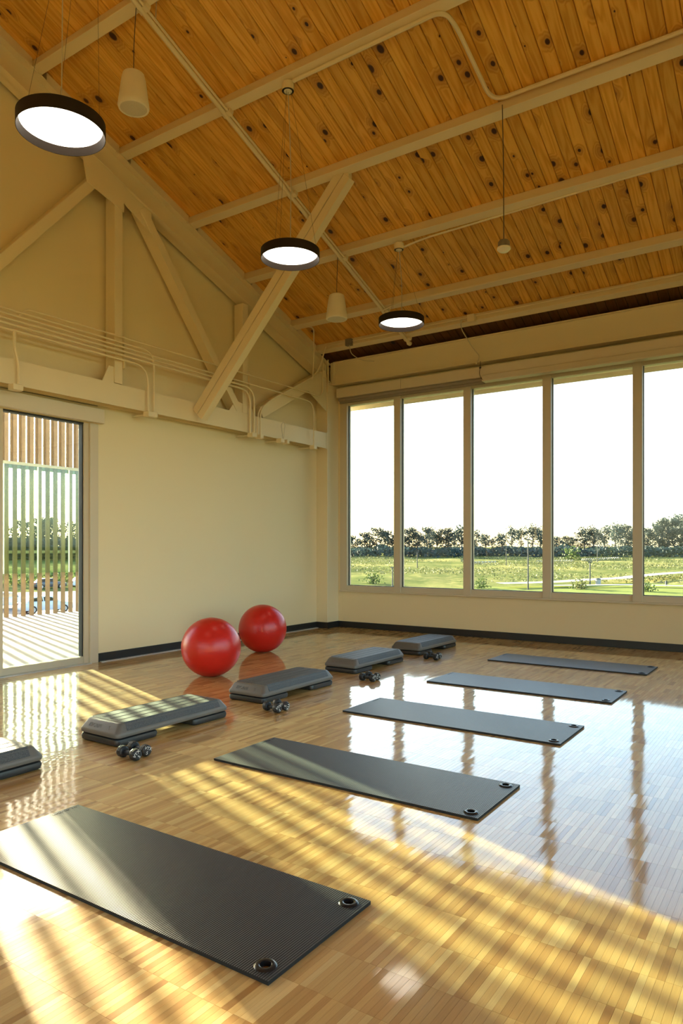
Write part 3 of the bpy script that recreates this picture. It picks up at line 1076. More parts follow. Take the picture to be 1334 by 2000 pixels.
# ================================================================ ROLLER SHADES
sa = thing('roller_shade', 'left cream roller shade box over the first two windows, dark roll showing beneath', 'roller shade', (-6.90, 10.05, 3.89), 0, 'roller shades over the windows')
MB().box(0, 2.70, 0.0, 0.15, 0.085, 0.245).build('cassette', M['shade'], sa, bevel=0.004)
MB().box(1.27, 1.274, -0.002, 0.0, 0.087, 0.243).build('joint_line', M['shadefab'], sa)
MB().tube([(0.01, 0.075, 0.062), (2.69, 0.075, 0.062)], 0.030, 14).build('rolled_fabric', M['shadefab'], sa, smooth=True)
MB().box(0.01, 2.69, 0.085, 0.11, 0.0, 0.045).build('bottom_bar', M['shadefab'], sa)
sb = thing('roller_shade', 'right cream roller shade box with a bright lower lip, reaching past the frame', 'roller shade', (-4.18, 9.98, 3.885), 0, 'roller shades over the windows')
MB().box(0, 6.9, 0.0, 0.20, 0.10, 0.235).build('cassette', M['shade'], sb, bevel=0.004)
MB().box(0, 6.9, -0.03, 0.14, 0.012, 0.095).build('fascia', M['frame'], sb, bevel=0.010)
MB().box(0, 6.9, -0.035, 0.12, 0.0, 0.014).build('lower_lip', M['shade'], sb)
MB().tube(fillet([(-0.03, -0.01, 0.31), (-0.03, -0.02, 0.22), (-0.05, -0.015, 0.10), (0.03, -0.03, 0.0)], 0.06), 0.004, 6).build('pull_chain', M['darkcord'], sb)
MB().lathe([(0.012, -0.004), (0.018, 0.0), (0.012, 0.004)], 14, (-0.03, -0.02, 0.21), 'Y').build('chain_ring', M['darkcord'], sb)

# ================================================================ EXERCISE MATS


def mat_mesh(L=1.82, W=0.61, T=0.014):
    bm = bmesh.new()
    holes = [(L - 0.062, 0.06), (L - 0.062, W - 0.06)]

    def loop(pts):
        vs = [bm.verts.new((p[0], p[1], T)) for p in pts]
        return [bm.edges.new((vs[k], vs[(k + 1) % len(vs)])) for k in range(len(vs))]
    out = []
    n = 14
    for k in range(n):
        out.append((L * k / n, 0))
    for k in range(4):
        out.append((L, W * k / 4))
    for k in range(n):
        out.append((L - L * k / n, W))
    for k in range(4):
        out.append((0, W - W * k / 4))
    ed = loop(out)
    for hx, hy in holes:
        ed += loop([(hx + 0.020 * math.cos(a), hy + 0.020 * math.sin(a)) for a in (2 * PI * k / 20 for k in range(20))])
    r = bmesh.ops.triangle_fill(bm, use_beauty=True, use_dissolve=False, edges=ed)
    faces = [f for f in bm.faces]
    ex = bmesh.ops.extrude_face_region(bm, geom=faces)
    for v in ex['geom']:
        if isinstance(v, bmesh.types.BMVert):
            v.co.z = 0.0005
    bmesh.ops.recalc_face_normals(bm, faces=bm.faces)
    me = bpy.data.meshes.new('surface')
    bm.to_mesh(me)
    bm.free()
    me.materials.append(M['mat'])
    me.materials.append(M['matside'])
    for p in me.polygons:
        p.material_index = 0 if p.normal.z > 0.7 else 1
    return me


MATME = mat_mesh()
GROM = MB().lathe([(0.0195, 0.0005), (0.0195, 0.0185), (0.024, 0.0205), (0.034, 0.0195), (0.039, 0.0145), (0.030, 0.0140), (0.024, 0.0140)], 28, closed=True).mesh('grommet', M['grommet'], smooth=True)
glyph = MB()
gr_ = random.Random(5)
yy = 0.0
for k in range(12):
    wd = gr_.choice((0.006, 0.0075, 0.009))
    if k == 9:
        yy += 0.014
    glyph.box(-0.006, 0.006, yy, yy + wd * 0.35, 0, 0.0004)
    glyph.box(gr_.choice((-0.006, 0.003)), gr_.choice((-0.002, 0.006)) + 0.002, yy, yy + wd, 0, 0.0004)
    yy += wd + 0.0035
GLY = glyph.mesh('printed_mark', M['print'])
MATS = [(-3.245, 1.700, 'black ribbed exercise mat in the foreground, nearest the camera'),
        (-3.235, 3.312, 'black ribbed exercise mat second from the camera, half in striped sunlight'),
        (-3.300, 4.900, 'dark ribbed exercise mat in the middle of the row of five'),
        (-3.325, 6.480, 'dark ribbed exercise mat fourth from the camera'),
        (-3.345, 8.140, 'dark ribbed exercise mat farthest away, closest to the windows')]
for x_, y_, lab in MATS:
    t = thing('exercise_mat', lab, 'exercise mat', (x_, y_, 0.0005), RND.uniform(-0.006, 0.004), 'exercise mats in a row on the floor')
    link('surface', MATME, t)
    link('grommet', GROM, t, (1.82 - 0.062, 0.06, 0))
    link('grommet', GROM, t, (1.82 - 0.062, 0.55, 0))
    link('printed_mark', GLY, t, (0.024, 0.445, 0.0141))

# ================================================================ AEROBIC STEPS


def rrect(hx, hy, r, n=5):
    out = []
    for sx, sy, a0 in ((1, 1, 0), (-1, 1, 90), (-1, -1, 180), (1, -1, 270)):
        for k in range(n + 1):
            a = math.radians(a0 + 90 * k / n)
            out.append((sx * (hx - r) + r * math.cos(a), sy * (hy - r) + r * math.sin(a)))
    return out


def loft(sections):
    """sections: (hx, hy, r, z)"""
    m = MB()
    v, f = [], []
    n = len(rrect(1, 1, 0.1))
    for hx, hy, r, z in sections:
        v += [(a, b_, z) for a, b_ in rrect(hx, hy, r)]
    for i in range(len(sections) - 1):
        for k in range(n):
            a, b_ = i * n + k, i * n + (k + 1) % n
            f.append((a, b_, b_ + n, a + n))
    f.append(tuple(range(n - 1, -1, -1)))
    f.append(tuple(range(len(v) - n, len(v))))
    return m.add(v, f)


BODY = loft([(0.185, 0.515, 0.03, 0.058), (0.212, 0.545, 0.035, 0.060), (0.214, 0.547, 0.035, 0.070), (0.214, 0.547, 0.035, 0.084),
             (0.208, 0.541, 0.035, 0.094), (0.186, 0.506, 0.03, 0.140), (0.178, 0.496, 0.03, 0.150), (0.165, 0.485, 0.03, 0.152)]).mesh('platform', M['stepbody'], smooth=True)
TOPM = loft([(0.172, 0.468, 0.012, 0.148), (0.172, 0.468, 0.012, 0.1535), (0.170, 0.466, 0.012, 0.1545)])
for s in (-1, 1):       # dark grip panels running down the long sloping sides
    v = [(s * 0.1745, -0.455, 0.1535), (s * 0.1745, 0.455, 0.1535), (s * 0.2065, 0.455, 0.100), (s * 0.2065, -0.455, 0.100)]
    v += [(a + s * 0.0022, b_, c + 0.0018) for a, b_, c in v]
    TOPM.add(v, [(0, 1, 2, 3), (7, 6, 5, 4), (0, 4, 5, 1), (1, 5, 6, 2), (2, 6, 7, 3), (3, 7, 4, 0)])
for k in range(1, 4):
    xx = -0.17 + 0.34 * k / 4
    TOPM.box(xx - 0.006, xx + 0.006, -0.44, 0.44, 0.150, 0.1562)
TOPM = TOPM.mesh('grip_top', M['steptop'])
RIS = loft([(0.196, 0.170, 0.03, 0.0), (0.208, 0.182, 0.035, 0.008), (0.212, 0.186, 0.035, 0.028), (0.208, 0.182, 0.035, 0.046), (0.190, 0.165, 0.03, 0.056)]).mesh('riser', M['riser'], smooth=True)
TXT = text_mesh('embossed_lettering', 'ESCAPE', 0.042, M['stepbody'], 0.0012)
TXT2 = text_mesh('embossed_letter', 'S', 0.042, M['stepbody'], 0.0012)
STEPS = [(-4.20, 2.05, 'grey aerobic step platform cut off by the left edge, brightly sunlit'),
         (-4.19, 3.69, 'grey aerobic step platform with striped sunlight on its top'),
         (-4.245, 5.285, 'grey aerobic step platform just right of the nearer red ball'),
         (-4.375, 6.98, 'grey aerobic step platform second from the windows'),
         (-4.415, 8.56, 'grey aerobic step platform farthest away, nearest the windows')]
for x_, y_, lab in STEPS:
    t = thing('aerobic_step', lab, 'aerobic step', (x_, y_, 0.0005), RND.uniform(-0.015, 0.01), 'aerobic steps in a row')
    p = link('platform', BODY, t)
    link('grip_top', TOPM, t)
    link('riser', RIS, t, (0, -0.36, 0))
    link('riser', RIS, t, (0, 0.36, 0))
    tx = link('embossed_lettering', TXT, p, (-0.055, -0.5245, 0.117))
    tx2 = link('embossed_letter', TXT2, p, (0.095, -0.5245, 0.117))
    sl_ang = math.atan2(0.046, 0.035)
    tx.rotation_euler = (sl_ang, 0, 0)
    tx2.rotation_euler = (sl_ang, 0, 0)

# ================================================================ DUMBBELLS
head = [(0.0, -0.026), (0.027, -0.026), (0.036, -0.020), (0.0385, -0.012), (0.0385, 0.012), (0.036, 0.020), (0.027, 0.026), (0.0, 0.026)]
HEAD = MB().lathe(head, 12, axis='X').mesh('head', M['db'], bevel=0.0)
GRIP = MB().lathe([(0.013, -0.05), (0.015, -0.02), (0.0165, 0.0), (0.015, 0.02), (0.013, 0.05)], 14, axis='X').mesh('handle', M['db'], smooth=True)
T1 = text_mesh('weight_marking', 'VTX\n5', 0.030, M['white'], 0.0002)
DB = [((-3.72, 3.030), -0.04, 'front black dumbbell beside the sunlit striped step', 0.5), ((-3.745, 3.135), -0.08, 'rear black dumbbell beside the sunlit striped step', -0.6),
      ((-3.80, 4.580), -0.18, 'front black dumbbell beside the step right of the nearer ball', 0.2), ((-3.800, 4.700), -0.36, 'rear black dumbbell beside the step right of the nearer ball', -2.2),
      ((-3.855, 6.185), -0.10, 'front black dumbbell beside the step second from the windows', 0.1), ((-3.865, 6.305), -0.30, 'rear black dumbbell beside the step second from the windows', 1.0),
      ((-3.955, 7.825), -0.02, 'front black dumbbell beside the farthest step', 0.4), ((-3.975, 7.965), -0.20, 'rear black dumbbell beside the farthest step', -0.4)]
for (x_, y_), rz, lab, roll in DB:
    t = thing('dumbbell', lab, 'dumbbell', (x_, y_, 0.0005), rz, 'pairs of dumbbells beside the steps')
    for s in (-1, 1):
        hd_ = link('head', HEAD, t, (s * 0.066, 0, 0.0378))
        hd_.rotation_euler = (PI / 12, 0, 0)
        tx = link('weight_marking', T1, hd_, (s * 0.0262, 0, 0))
        tx.rotation_euler = Matrix.Rotation(roll, 4, 'X').to_3x3().to_euler() if False else (Matrix.Rotation(roll, 3, 'X') @ Matrix(((0, 0, 1), (1, 0, 0), (0, 1, 0))) if s > 0 else Matrix.Rotation(roll, 3, 'X') @ Matrix(((0, 0, -1), (-1, 0, 0), (0, 1, 0)))).to_euler()
    link('handle', GRIP, t, (0, 0, 0.0378))

# ================================================================ EXERCISE BALLS
for (x_, y_), lab, rx in (((-5.42, 5.51), 'red exercise ball nearer the camera', 0.25), ((-6.115, 7.176), 'red exercise ball farther back, beside the wall baseboard', -0.35)):
    r = 0.318
    t = thing('exercise_ball', lab, 'exercise ball', (x_, y_, 0.0), 0, 'red exercise balls')
    bm = bmesh.new()
    bmesh.ops.create_uvsphere(bm, u_segments=64, v_segments=40, radius=r)
    for v in bm.verts:          # pressed a little flat where it rests
        if v.co.z < -r + 0.012:
            v.co.z = -r + 0.012 - (-r + 0.012 - v.co.z) * 0.15
        v.co.z *= 1.0
    me = bpy.data.meshes.new('ball_skin')
    bm.to_mesh(me)
    bm.free()
    me.materials.append(M['ball'])
    me.polygons.foreach_set('use_smooth', [True] * len(me.polygons))
    link('ball_skin', me, t, (0, 0, r - 0.0098))
    pg = MB().lathe([(0.0, 0.006), (0.008, 0.006), (0.011, 0.0), (0.011, -0.004)], 14).build('valve_plug', M['ball'], t, (-r * math.sin(1.2) * 0.95, r * 0.1, r + r * math.cos(1.2) - 0.02))
    pg.rotation_euler = (0, -1.2, 0)

# ================================================================ PORCH BEHIND THE DOOR
dk = MB().box(-13.85, XL - 0.22, -6.0, 13.5, -0.35, -0.03).build('porch_deck', M['deck'])
tag(dk, kind='structure')
MB().box(-10.45, -10.44, -6, 13.5, -0.031, -0.0285).build('joint', M['rail'], dk)
sc_ = thing('slat_screen', 'tall brown timber slat screen along the porch edge outside the door', 'slat screen', (-13.70, 0, -0.03))
SLAT = MB().box(-0.02, 0.02, -0.043, 0.043, 0.0, 4.9).mesh('slat', M['slat'])
SLATU = MB().box(-0.02, 0.02, -0.058, 0.058, 0.0, 1.75).mesh('upper_slat', M['slat'])
k = -22
while 8.07 + 0.186 * k < 13.4:
    link('slat', SLAT, sc_, (0, 8.07 + 0.186 * k, 0))
    link('upper_slat', SLATU, sc_, (-0.06, 8.07 + 0.186 * k, 3.15))
    k += 1
MB().box(-0.09, -0.05, 3.9, 13.4, 3.06, 3.17).build('rail', M['rail'], sc_)
MB().box(-0.09, -0.05, 3.9, 13.4, 1.30, 1.36).build('rail', M['rail'], sc_)
MB().box(-0.12, -0.05, 3.9, 13.4, 4.85, 4.97).build('rail', M['rail'], sc_)
gp = thing('glass_screen', 'pale green glass wind screen panels in front of the porch slats', 'glass screen', (-13.52, 0, 0))
for ya in (6.43, 7.17, 7.91, 8.66, 9.40, 10.14):
    p = MB().box(-0.005, 0.005, ya + 0.01, ya + 0.73, 0.86, 3.10).build('pane', M['greenglass'], gp)
    MB().box(-0.008, 0.008, ya - 0.022, ya + 0.008, 0.86, 3.10).build('edge', M['glassedge'], p)
MB().box(-0.012, 0.012, 6.4, 10.9, 3.08, 3.14).build('top_rail', M['rail'], gp)
for ya in (6.42, 10.88):
    MB().box(-0.02, 0.02, ya - 0.02, ya + 0.02, -0.03, 3.12).build('post', M['rail'], gp)

# ---- eave soffit outside the windows
ev = MB().box(XL - 0.2, XR, YW + 0.74, YW + 0.77, 3.93, 4.16).build('trim_4', M['soffit'])
tag(ev, kind='structure')
SFB = MB().box(-0.053, 0.053, 0.0, 0.53, 0.0, 0.012).mesh('soffit_board', M['soffit'])
for k in range(int((XR - XL) / 0.111)):
    link('soffit_board', SFB, ev, (XL + 0.06 + 0.111 * k, YW + 0.21, 4.00))

# ================================================================ LANDSCAPE
RR = [0, 100, 150, 200, 250, 300, 600, 1200]
ZZ = [-4.2, -4.2, -2.9, -2.2, -1.35, -0.9, 1.5, 4.0]


def gz(x, y_):
    return float(np.interp(math.hypot(x, y_), RR, ZZ))


gv, gf = [], []
NA, radii = 150, [14, 40, 60, 80, 95, 103, 110, 118, 126, 134, 142, 150, 160, 170, 180, 190, 200, 212, 225, 238, 250, 265, 280, 300, 340, 420, 600, 1200]
for r in radii:
    for k in range(NA):
        a = 2 * PI * k / NA
        x_, y_ = r * math.cos(a), r * math.sin(a)
        bump = 0.0
        if 112 < r < 300:
            bump = 0.55 * mnoise.noise(Vector((x_ * 0.06, y_ * 0.06, 0))) + 0.25 * mnoise.noise(Vector((x_ * 0.2, y_ * 0.2, 3)))
        gv.append((x_, y_, gz(x_, y_) + bump))
for i in range(len(radii) - 1):
    for k in range(NA):
        a, b_ = i * NA + k, i * NA + (k + 1) % NA
        gf.append((a, a + NA, b_ + NA, b_))
gm = MB().add(gv, gf)
tag(gm.build('ground', M['field']), kind='structure')
tag(MB().box(-95, -46, -20, 75, -4.25, -4.17).build('parking_lot', M['asphalt']), kind='structure')
# mown lawn and paths beyond the windows
lw = MB()
lw.add([(-48, 84, -4.16), (10, 84, -4.16), (10, 108, -3.78), (-22, 112, -3.74), (-30, 104, -3.95), (-41, 92, -4.12)], [(0, 1, 2, 3, 4, 5)])
tag(lw.build('lawn', M['lawn']), kind='structure')


def ribbon(pts, wd, zoff):
    m = MB()
    v = []
    pts = fillet([(a, b_, 0) for a, b_ in pts], 6)
    for k, p in enumerate(pts):
        t = (pts[min(k + 1, len(pts) - 1)] - pts[max(k - 1, 0)]).normalized()
        s = Vector((-t.y, t.x, 0)) * wd / 2
        for q in (p - s, p + s):
            v.append((q.x, q.y, gz(q.x, q.y) + zoff))
    return m.add(v, [(2 * k, 2 * k + 1, 2 * k + 3, 2 * k + 2) for k in range(len(pts) - 1)])


tag(ribbon([(-36.5, 93.2), (-31, 99.3), (-27.5, 107.6), (-24.5, 112), (-23.1, 119.6), (-19.1, 131.0), (-8, 146)], 2.6, 0.75).build('path_1', M['path']), kind='structure')
tag(ribbon([(-31.5, 96.0), (-29, 97.4), (-21.5, 102.5), (-15.0, 103.5), (4, 100)], 1.3, 0.5).build('path_2', M['path']), kind='structure')

# ---- trees: four crowns grown from leaf clumps, each tree a copy


def tree_mesh(seed, shape, nleaf, size):
    r = random.Random(seed)
    cr = MB()
    blobs = []
    for _ in range(shape[0]):
        a = r.uniform(0, 2 * PI)
        rad = shape[1] * math.sqrt(r.random())
        z = r.uniform(shape[2], 0.93)
        k = math.sin(PI * min(max((z - shape[2]) / (1 - shape[2]), 0.08), 0.98)) ** 0.5
        blobs.append((rad * k * math.cos(a), rad * k * math.sin(a), z, r.uniform(0.07, 0.14)))
    for _ in range(nleaf):
        b_ = r.choice(blobs)
        d = Vector((r.gauss(0, 1), r.gauss(0, 1), r.gauss(0, 0.8))).normalized() * b_[3] * r.uniform(0.5, 1.05)
        p = Vector(b_[:3]) + d
        u_ = Vector((r.gauss(0, 1), r.gauss(0, 1), r.gauss(0, 1))).normalized()
        v_ = u_.cross(Vector((r.gauss(0, 1), r.gauss(0, 1), r.gauss(0, 1)))).normalized()
        s = size * r.uniform(0.6, 1.3)
        cr.add([p - u_ * s, p + v_ * s * 0.7, p + u_ * s, p - v_ * s * 0.7], [(0, 1, 2, 3)])
    tk = MB()
    tk.tube([(0, 0, -0.05), (0.01, 0, 0.3), (0.0, 0.01, 0.62)], [0.022, 0.017, 0.008], 6)
    for b_ in blobs[:9]:
        z0 = max(shape[2] * 0.7, min(b_[2] - 0.2, 0.55))
        tk.tube([(0.005, 0, z0), (b_[0] * 0.8, b_[1] * 0.8, b_[2])], [0.010, 0.003], 5)
    return cr, tk


PROTO = []
for sd, shp, nl, sz, lm in ((1, (34, 0.23, 0.16), 2300, 0.021, 'leaf1'), (2, (24, 0.20, 0.26), 1300, 0.021, 'leaf1'), (3, (18, 0.17, 0.34), 850, 0.020, 'leaf1'), (4, (34, 0.30, 0.08), 2300, 0.023, 'leaf1')):
    c_, t_ = tree_mesh(sd, shp, nl, sz)
    PROTO.append((c_.mesh('crown', M[lm]), t_.mesh('trunk', M['bark'])))
KIND = ['full crowned', 'loose crowned', 'airy thin crowned', 'broad low branched']
TREES = [(-136.9, 209.4, 7.4, 0), (-138.2, 219.6, 8.6, 0), (-131.9, 217.6, 9.8, 3), (-132.1, 225.9, 9.2, 0), (-130.0, 228.1, 7.8, 3), (-117.8, 216.0, 10.0, 0),
         (-114.4, 216.4, 9.1, 1), (-123.3, 240.3, 10.6, 0), (-112.3, 226.8, 9.5, 1), (-109.4, 227.8, 9.9, 0), (-116.5, 250.6, 9.5, 1), (-107.4, 237.7, 10.9, 1),
         (-108.1, 250.5, 9.4, 1), (-100.5, 242.6, 8.3, 1), (-100.2, 248.7, 6.7, 2), (-91.9, 236.6, 8.4, 1), (-94.2, 252.6, 10.8, 2), (-93.9, 261.2, 10.4, 2),
         (-86.6, 253.7, 11.3, 2), (-86.4, 261.7, 10.5, 2), (-84.1, 260.8, 8.5, 1), (-75.5, 244.6, 6.8, 0), (-78.2, 267.9, 7.2, 0), (-74.6, 264.3, 6.0, 3),
         (-69.0, 257.5, 10.0, 1), (-64.2, 251.0, 10.2, 1), (-67.5, 279.0, 10.9, 1), (-61.1, 269.1, 11.7, 1), (-59.7, 279.0, 11.2, 0), (-57.9, 286.0, 10.9, 1),
         (-53.0, 283.3, 9.6, 3), (-50.7, 292.4, 12.0, 0), (-44.6, 277.4, 13.1, 0), (-42.9, 293.3, 14.6, 0), (-37.2, 284.3, 14.6, 3)]
ORD = ['first', 'second', 'third', 'fourth', 'fifth', 'sixth', 'seventh', 'eighth', 'ninth']
PANE = ['first', 'second', 'third', 'fourth', 'fifth']
EDGE = [-6.84 / 10.22, -5.782 / 10.22, -4.532 / 10.22, -3.278 / 10.22, -2.032 / 10.22, -0.78 / 10.22]
cnt = [0] * 6
for x_, y_, h_, kd in sorted(TREES, key=lambda q: q[0] / q[1]):
    p_ = max(0, min(4, sum(1 for e in EDGE if x_ / y_ > e) - 1))
    lab = '%s tree on the meadow edge, %s from the left in the %s window' % (KIND[kd], ORD[cnt[p_]], PANE[p_])
    cnt[p_] += 1
    t = thing('meadow_tree', lab, 'tree', (x_, y_, gz(x_, y_) - 0.3), RND.uniform(0, 6.28), 'trees beyond the meadow')
    h_ *= 1.06
    wsc = h_ * RND.uniform(1.15, 1.45)
    for nm, me in (('crown', PROTO[kd][0]), ('trunk', PROTO[kd][1])):
        c = link(nm, me, t)
        c.scale = (wsc, wsc, h_ * 1.02)
# trees past the parking lot, seen through the glass door
DT = [(-210, 118, 13, 0), (-205, 126, 12, 3), (-215, 141, 14, 0), (-207, 146, 12, 3), (-212, 158, 13, 0), (-206, 163, 13, 0), (-214, 176, 14, 3), (-203, 112, 12, 3), (-208, 134, 13, 3), (-209, 152, 12, 0)]
for k, (x_, y_, h_, kd) in enumerate(sorted(DT, key=lambda q: q[0] / q[1])):
    lab = '%s tree past the parking lot, %s from the left through the glass door' % (KIND[kd], (ORD + ['tenth'])[k])
    t = thing('lot_tree', lab, 'tree', (x_, y_, gz(x_, y_) - 0.3), RND.uniform(0, 6.28), 'trees beyond the parking lot')
    for nm, me in (('crown', PROTO[kd][0]), ('trunk', PROTO[kd][1])):
        c = link(nm, me, t)
        c.scale = (h_ * 1.35, h_ * 1.35, h_)

# ---- undergrowth along the tree line and tall growth on the slope: uncountable


def brush(name, lab, n, fn, size, mat, seed, flat=0.7):
    r = random.Random(seed)
    m = MB()
    for _ in range(n):
        x_, y_, z_ = fn(r)
        p = Vector((x_, y_, z_))
        u_ = Vector((r.gauss(0, 1), r.gauss(0, 1), r.gauss(0, flat))).normalized()
        v_ = u_.cross(Vector((r.gauss(0, 1), r.gauss(0, 1), r.gauss(0, 1)))).normalized()
        s = size * r.uniform(0.6, 1.5)
        m.add([p - u_ * s, p + v_ * s * 0.6, p + u_ * s, p - v_ * s * 0.6], [(0, 1, 2, 3)])
    me = bpy.data.meshes.new(name)
    me.from_pydata(m.v, [], m.f)
    me.materials.append(M[mat])
    o = link(name, me)
    return tag(o, lab, 'undergrowth', kind='stuff')


def belt(r):
    a = r.uniform(0.11, 0.82)
    rad = r.uniform(236, 268) + 40 * max(0, 0.3 - a)
    x_, y_ = -rad * math.sin(a), rad * math.cos(a)
    top = 3.1 + 1.5 * mnoise.noise(Vector((a * 40, 0, 0)))
    return x_, y_, gz(x_, y_) + max(0.5, top) * r.random() ** 0.7


def belt2(r):
    a = r.uniform(0.85, 1.12)
    rad = r.uniform(215, 245)
    x_, y_ = -rad * math.sin(a), rad * math.cos(a)
    return x_, y_, gz(x_, y_) + 6.0 * r.random()


def scrub(r):
    while True:
        a = r.uniform(0.08, 0.66)
        rad = 112 + 125 * r.random() ** 0.8
        x_, y_ = -rad * math.sin(a), rad * math.cos(a)
        if mnoise.noise(Vector((x_ * 0.045, y_ * 0.045, 5))) + 0.35 * r.random() > 0.12:
            return x_, y_, gz(x_, y_) + r.uniform(-0.1, 0.55) + 0.35 * mnoise.noise(Vector((x_ * 0.06, y_ * 0.06, 0)))


brush('tree_line_undergrowth', 'dark green undergrowth filling the foot of the tree line', 12500, belt, 0.55, 'leaf1', 11)
brush('lot_undergrowth', 'hazy green growth below the trees past the parking lot', 4500, belt2, 0.9, 'leaf1', 12)
brush('slope_growth', 'tall yellow green weeds covering the meadow slope', 16000, scrub, 0.17, 'leaf3', 13)


def hedge(r):
    x_ = -97 + r.gauss(0, 0.9)
    y_ = r.uniform(30, 110)
    return x_, y_, -4.2 + r.random() * 2.0


brush('lot_hedge', 'bright green hedge strip on the far side of the parking lot', 3500, hedge, 0.32, 'leaf2', 14)

# ---- single bushes
def bush_mesh(seed):
    r = random.Random(seed)
    m = MB()
    for _ in range(220):
        p = Vector((r.gauss(0, 0.33), r.gauss(0, 0.33), abs(r.gauss(0.45, 0.3))))
        u_ = Vector((r.gauss(0, 1), r.gauss(0, 1), r.gauss(0, 1))).normalized()
        v_ = u_.cross(Vector((r.gauss(0, 1), r.gauss(0, 1), r.gauss(0, 1)))).normalized()
        m.add([p - u_ * 0.1, p + v_ * 0.07, p + u_ * 0.1, p - v_ * 0.07], [(0, 1, 2, 3)])
    st = MB()
    for _ in range(4):
        st.tube([(0, 0, -0.1), (r.gauss(0, 0.15), r.gauss(0, 0.15), 0.7)], [0.03, 0.01], 5)
    return m, st


for x_, y_, h_, mt, lab in ((-38.6, 91.7, 1.5, 'leaf2', 'young green sapling on the lawn at the left of the third window'), (-26.3, 95.7, 1.6, 'leaf3', 'pale wispy bush on the lawn below the short lamp post'),
                            (-17.9, 94.9, 1.5, 'leaf2', 'bright green bush at the left of the fifth window'), (-56.4, 92.0, 1.8, 'leaf2', 'yellow green bush low in the first window'),
                            (-58.5, 205, 3.6, 'leaf2', 'round bright green bush in front of the tree line in the fourth window'), (-75, 168, 1.6, 'leaf1', 'dark round bush beside the tall pole in the third window')):
    t = thing('bush', lab, 'bush', (x_, y_, gz(x_, y_) - 0.05), 0)
    m, st = bush_mesh(int(abs(x_)))
    c = m.build('foliage', M[mt], t)
    c.scale = (h_, h_, h_)
    c = st.build('stems', M['bark'], t)
    c.scale = (h_, h_, h_)

# ---- lamp posts and poles
LP = [(-32.0, 91.8, 6.8, 'tall dark lamp post close to the path in the third window'), (-27.0, 103.5, 3.5, 'short dark lamp post beside the path in the fourth window'),
      (-48.3, 192.5, 6.8, 'distant dark pole before the tree line in the fourth window'), (-61.4, 160.9, 5.0, 'distant dark pole left of the tall lamp post in the third window'),
      (-71.3, 134.6, 3.5, 'thin dark pole on the meadow in the second window'), (-50.9, 88.5, 2.8, 'short dark lamp post at the right edge of the first window')]
for x_, y_, h_, lab in LP:
    t = thing('lamp_post', lab, 'lamp post', (x_, y_, gz(x_, y_) - 0.1), 0, 'lamp posts on the meadow')
    MB().tube([(0, 0, 0), (0, 0, h_)], [0.11, 0.08], 8).build('pole', M['pole'], t)
    MB().box(-0.28, 0.28, -0.16, 0.16, h_, h_ + 0.14).build('lamp_head', M['pole'], t)
    MB().tube([(0, 0, 0), (0, 0, 0.25)], [0.2, 0.18], 8).build('base', M['pole'], t)

# ---- concrete pipes lying in rows on the meadow
PIPE = MB().lathe([(0.23, -0.9), (0.30, -0.9), (0.30, 0.9), (0.23, 0.9)], 14, axis='Y', closed=True).mesh('concrete_pipe', M['concrete'])
ROWS = [((-53.8, 198.8), (-46.2, 206.8), 17, 'grey concrete pipe in the row at the right of the fourth window', 'concrete pipes, right row'),
        ((-60.8, 181.7), (-54.0, 189.7), 14, 'grey concrete pipe in the row crossing behind the third mullion', 'concrete pipes, middle row'),
        ((-71.1, 163.1), (-67.3, 168.3), 8, 'grey concrete pipe in the short row at the left of the third window', 'concrete pipes, left row')]
for a, b_, n_, lab, grp in ROWS:
    for k in range(n_):
        f_ = k / (n_ - 1)
        x_, y_ = a[0] + (b_[0] - a[0]) * f_, a[1] + (b_[1] - a[1]) * f_
        o = link('concrete_pipe', PIPE, None, (x_, y_, gz(x_, y_) + 0.45 + 0.35 * mnoise.noise(Vector((x_ * .06, y_ * .06, 0)))), 0.3)
        tag(o, lab, 'pipe', grp)
tb_ = thing('litter_bin', 'small grey litter bin on the lawn beside the short lamp post', 'bin', (-26.4, 105.6, gz(-26.4, 105.6)))
MB().lathe([(0.0, 0.0), (0.36, 0.0), (0.42, 0.9), (0.0, 0.9)], 14).build('body', M['concrete'], tb_)
MB().lathe([(0.0, 1.05), (0.3, 1.02), (0.44, 0.9), (0.0, 0.9)], 14).build('lid', M['pole'], tb_)
MB()
bo = thing('bollard', 'small dark bollard on the lawn in the last window', 'bollard', (-17.4, 106.3, gz(-17.4, 106.3) - 0.1))
MB().tube([(0, 0, 0), (0, 0, 0.9)], 0.13, 10).build('post', M['pole'], bo)
MB().lathe([(0.15, 0.88), (0.15, 0.97), (0.0, 1.02)], 10).build('cap', M['pole'], bo)

# ---- cars in the parking lot


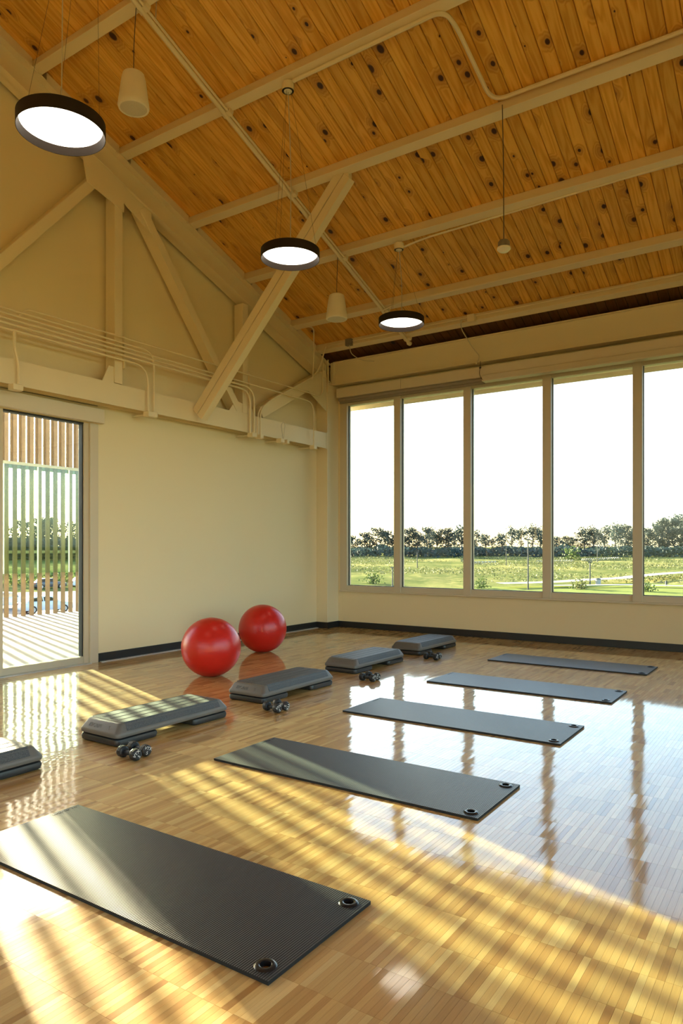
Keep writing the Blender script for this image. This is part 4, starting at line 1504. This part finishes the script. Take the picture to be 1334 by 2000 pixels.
def car(loc, rz, paint, lab, L=4.4):
    t = thing('car', lab, 'car', loc, rz, 'parked cars')
    prof = [(-2.15, 0.38), (-2.18, 0.70), (-2.05, 0.92), (-1.70, 1.00), (-1.25, 1.40), (-0.6, 1.50), (0.35, 1.47), (1.05, 1.02), (1.85, 0.88), (2.15, 0.68), (2.18, 0.38)]
    lower = [(-2.15, 0.30), (-2.18, 0.66), (-2.06, 0.93), (-1.2, 1.0), (1.0, 1.0), (1.85, 0.86), (2.15, 0.68), (2.17, 0.34), (1.75, 0.26), (-1.75, 0.26)]
    MB().prism(lower, 1, -0.86, 0.86).build('body', M[paint], t, bevel=0.06, smooth=True)
    cabin = [(-1.75, 0.97), (-1.30, 1.38), (-0.65, 1.48), (0.30, 1.45), (1.05, 0.99)]
    MB().prism(cabin, 1, -0.72, 0.72).build('roof', M[paint], t, bevel=0.05, smooth=True)
    for s in (-1, 1):
        for q in ([(-1.50, 1.04), (-1.22, 1.32), (-0.55, 1.39), (-0.45, 1.04)], [(-0.36, 1.04), (-0.42, 1.39), (0.25, 1.36), (0.80, 1.04)]):
            MB().prism(q, 1, min(s * 0.715, s * 0.735), max(s * 0.715, s * 0.735)).build('side_window', M['carglass'], t)
        for xw in (-1.35, 1.32):
            wh = MB().lathe([(0.0, -0.10), (0.30, -0.10), (0.34, -0.06), (0.34, 0.06), (0.30, 0.10), (0.0, 0.10)], 18, axis='Y').build('wheel', M['tyre'], t, (xw, s * 0.80, 0.34), smooth=True)
            MB().lathe([(0.0, 0.0), (0.21, 0.0), (0.19, 0.02), (0.0, 0.03)], 14, axis='Y').build('hub', M['hub'], wh, (0, 0.095 if s > 0 else -0.125, 0))
        MB().box(-2.19, -2.0, s * 0.62 - 0.14, s * 0.62 + 0.14, 0.70, 0.88).build('tail_lamp', M['lamp'], t)
        MB().box(1.95, 2.13, s * 0.60 - 0.16, s * 0.60 + 0.16, 0.66, 0.78).build('head_lamp', M['hub'], t)
        MB().box(0.62, 0.80, min(s * 0.86, s * 1.0), max(s * 0.86, s * 1.0), 1.0, 1.12).build('mirror', M[paint], t)
    MB().prism([(0.32, 1.40), (1.0, 1.01), (1.03, 1.04), (0.36, 1.44)], 1, -0.62, 0.62).build('windscreen', M['carglass'], t)
    MB().prism([(-1.33, 1.33), (-1.66, 1.03), (-1.70, 1.05), (-1.36, 1.37)], 1, -0.6, 0.6).build('rear_window', M['carglass'], t)


ZP = -4.17
car((-55.6, 36.3, ZP), math.radians(78), 'carwhite', 'white hatchback parked nearest, seen between the porch slats')
car((-63.0, 37.3, ZP), math.radians(75), 'carwhite', 'pale car at the left edge of the glass door view')
car((-55.6, 42.3, ZP), math.radians(75), 'carwhite', 'white car at the right end of the glass door view')
car((-88, 58.0, ZP), math.radians(80), 'cardark', 'dark car in the far row of the parking lot, on the left')
car((-88, 63.8, ZP), math.radians(80), 'carwhite', 'white car in the far row of the parking lot, in the centre')
car((-88, 69.5, ZP), math.radians(80), 'carwhite', 'white car in the far row of the parking lot, on the right')
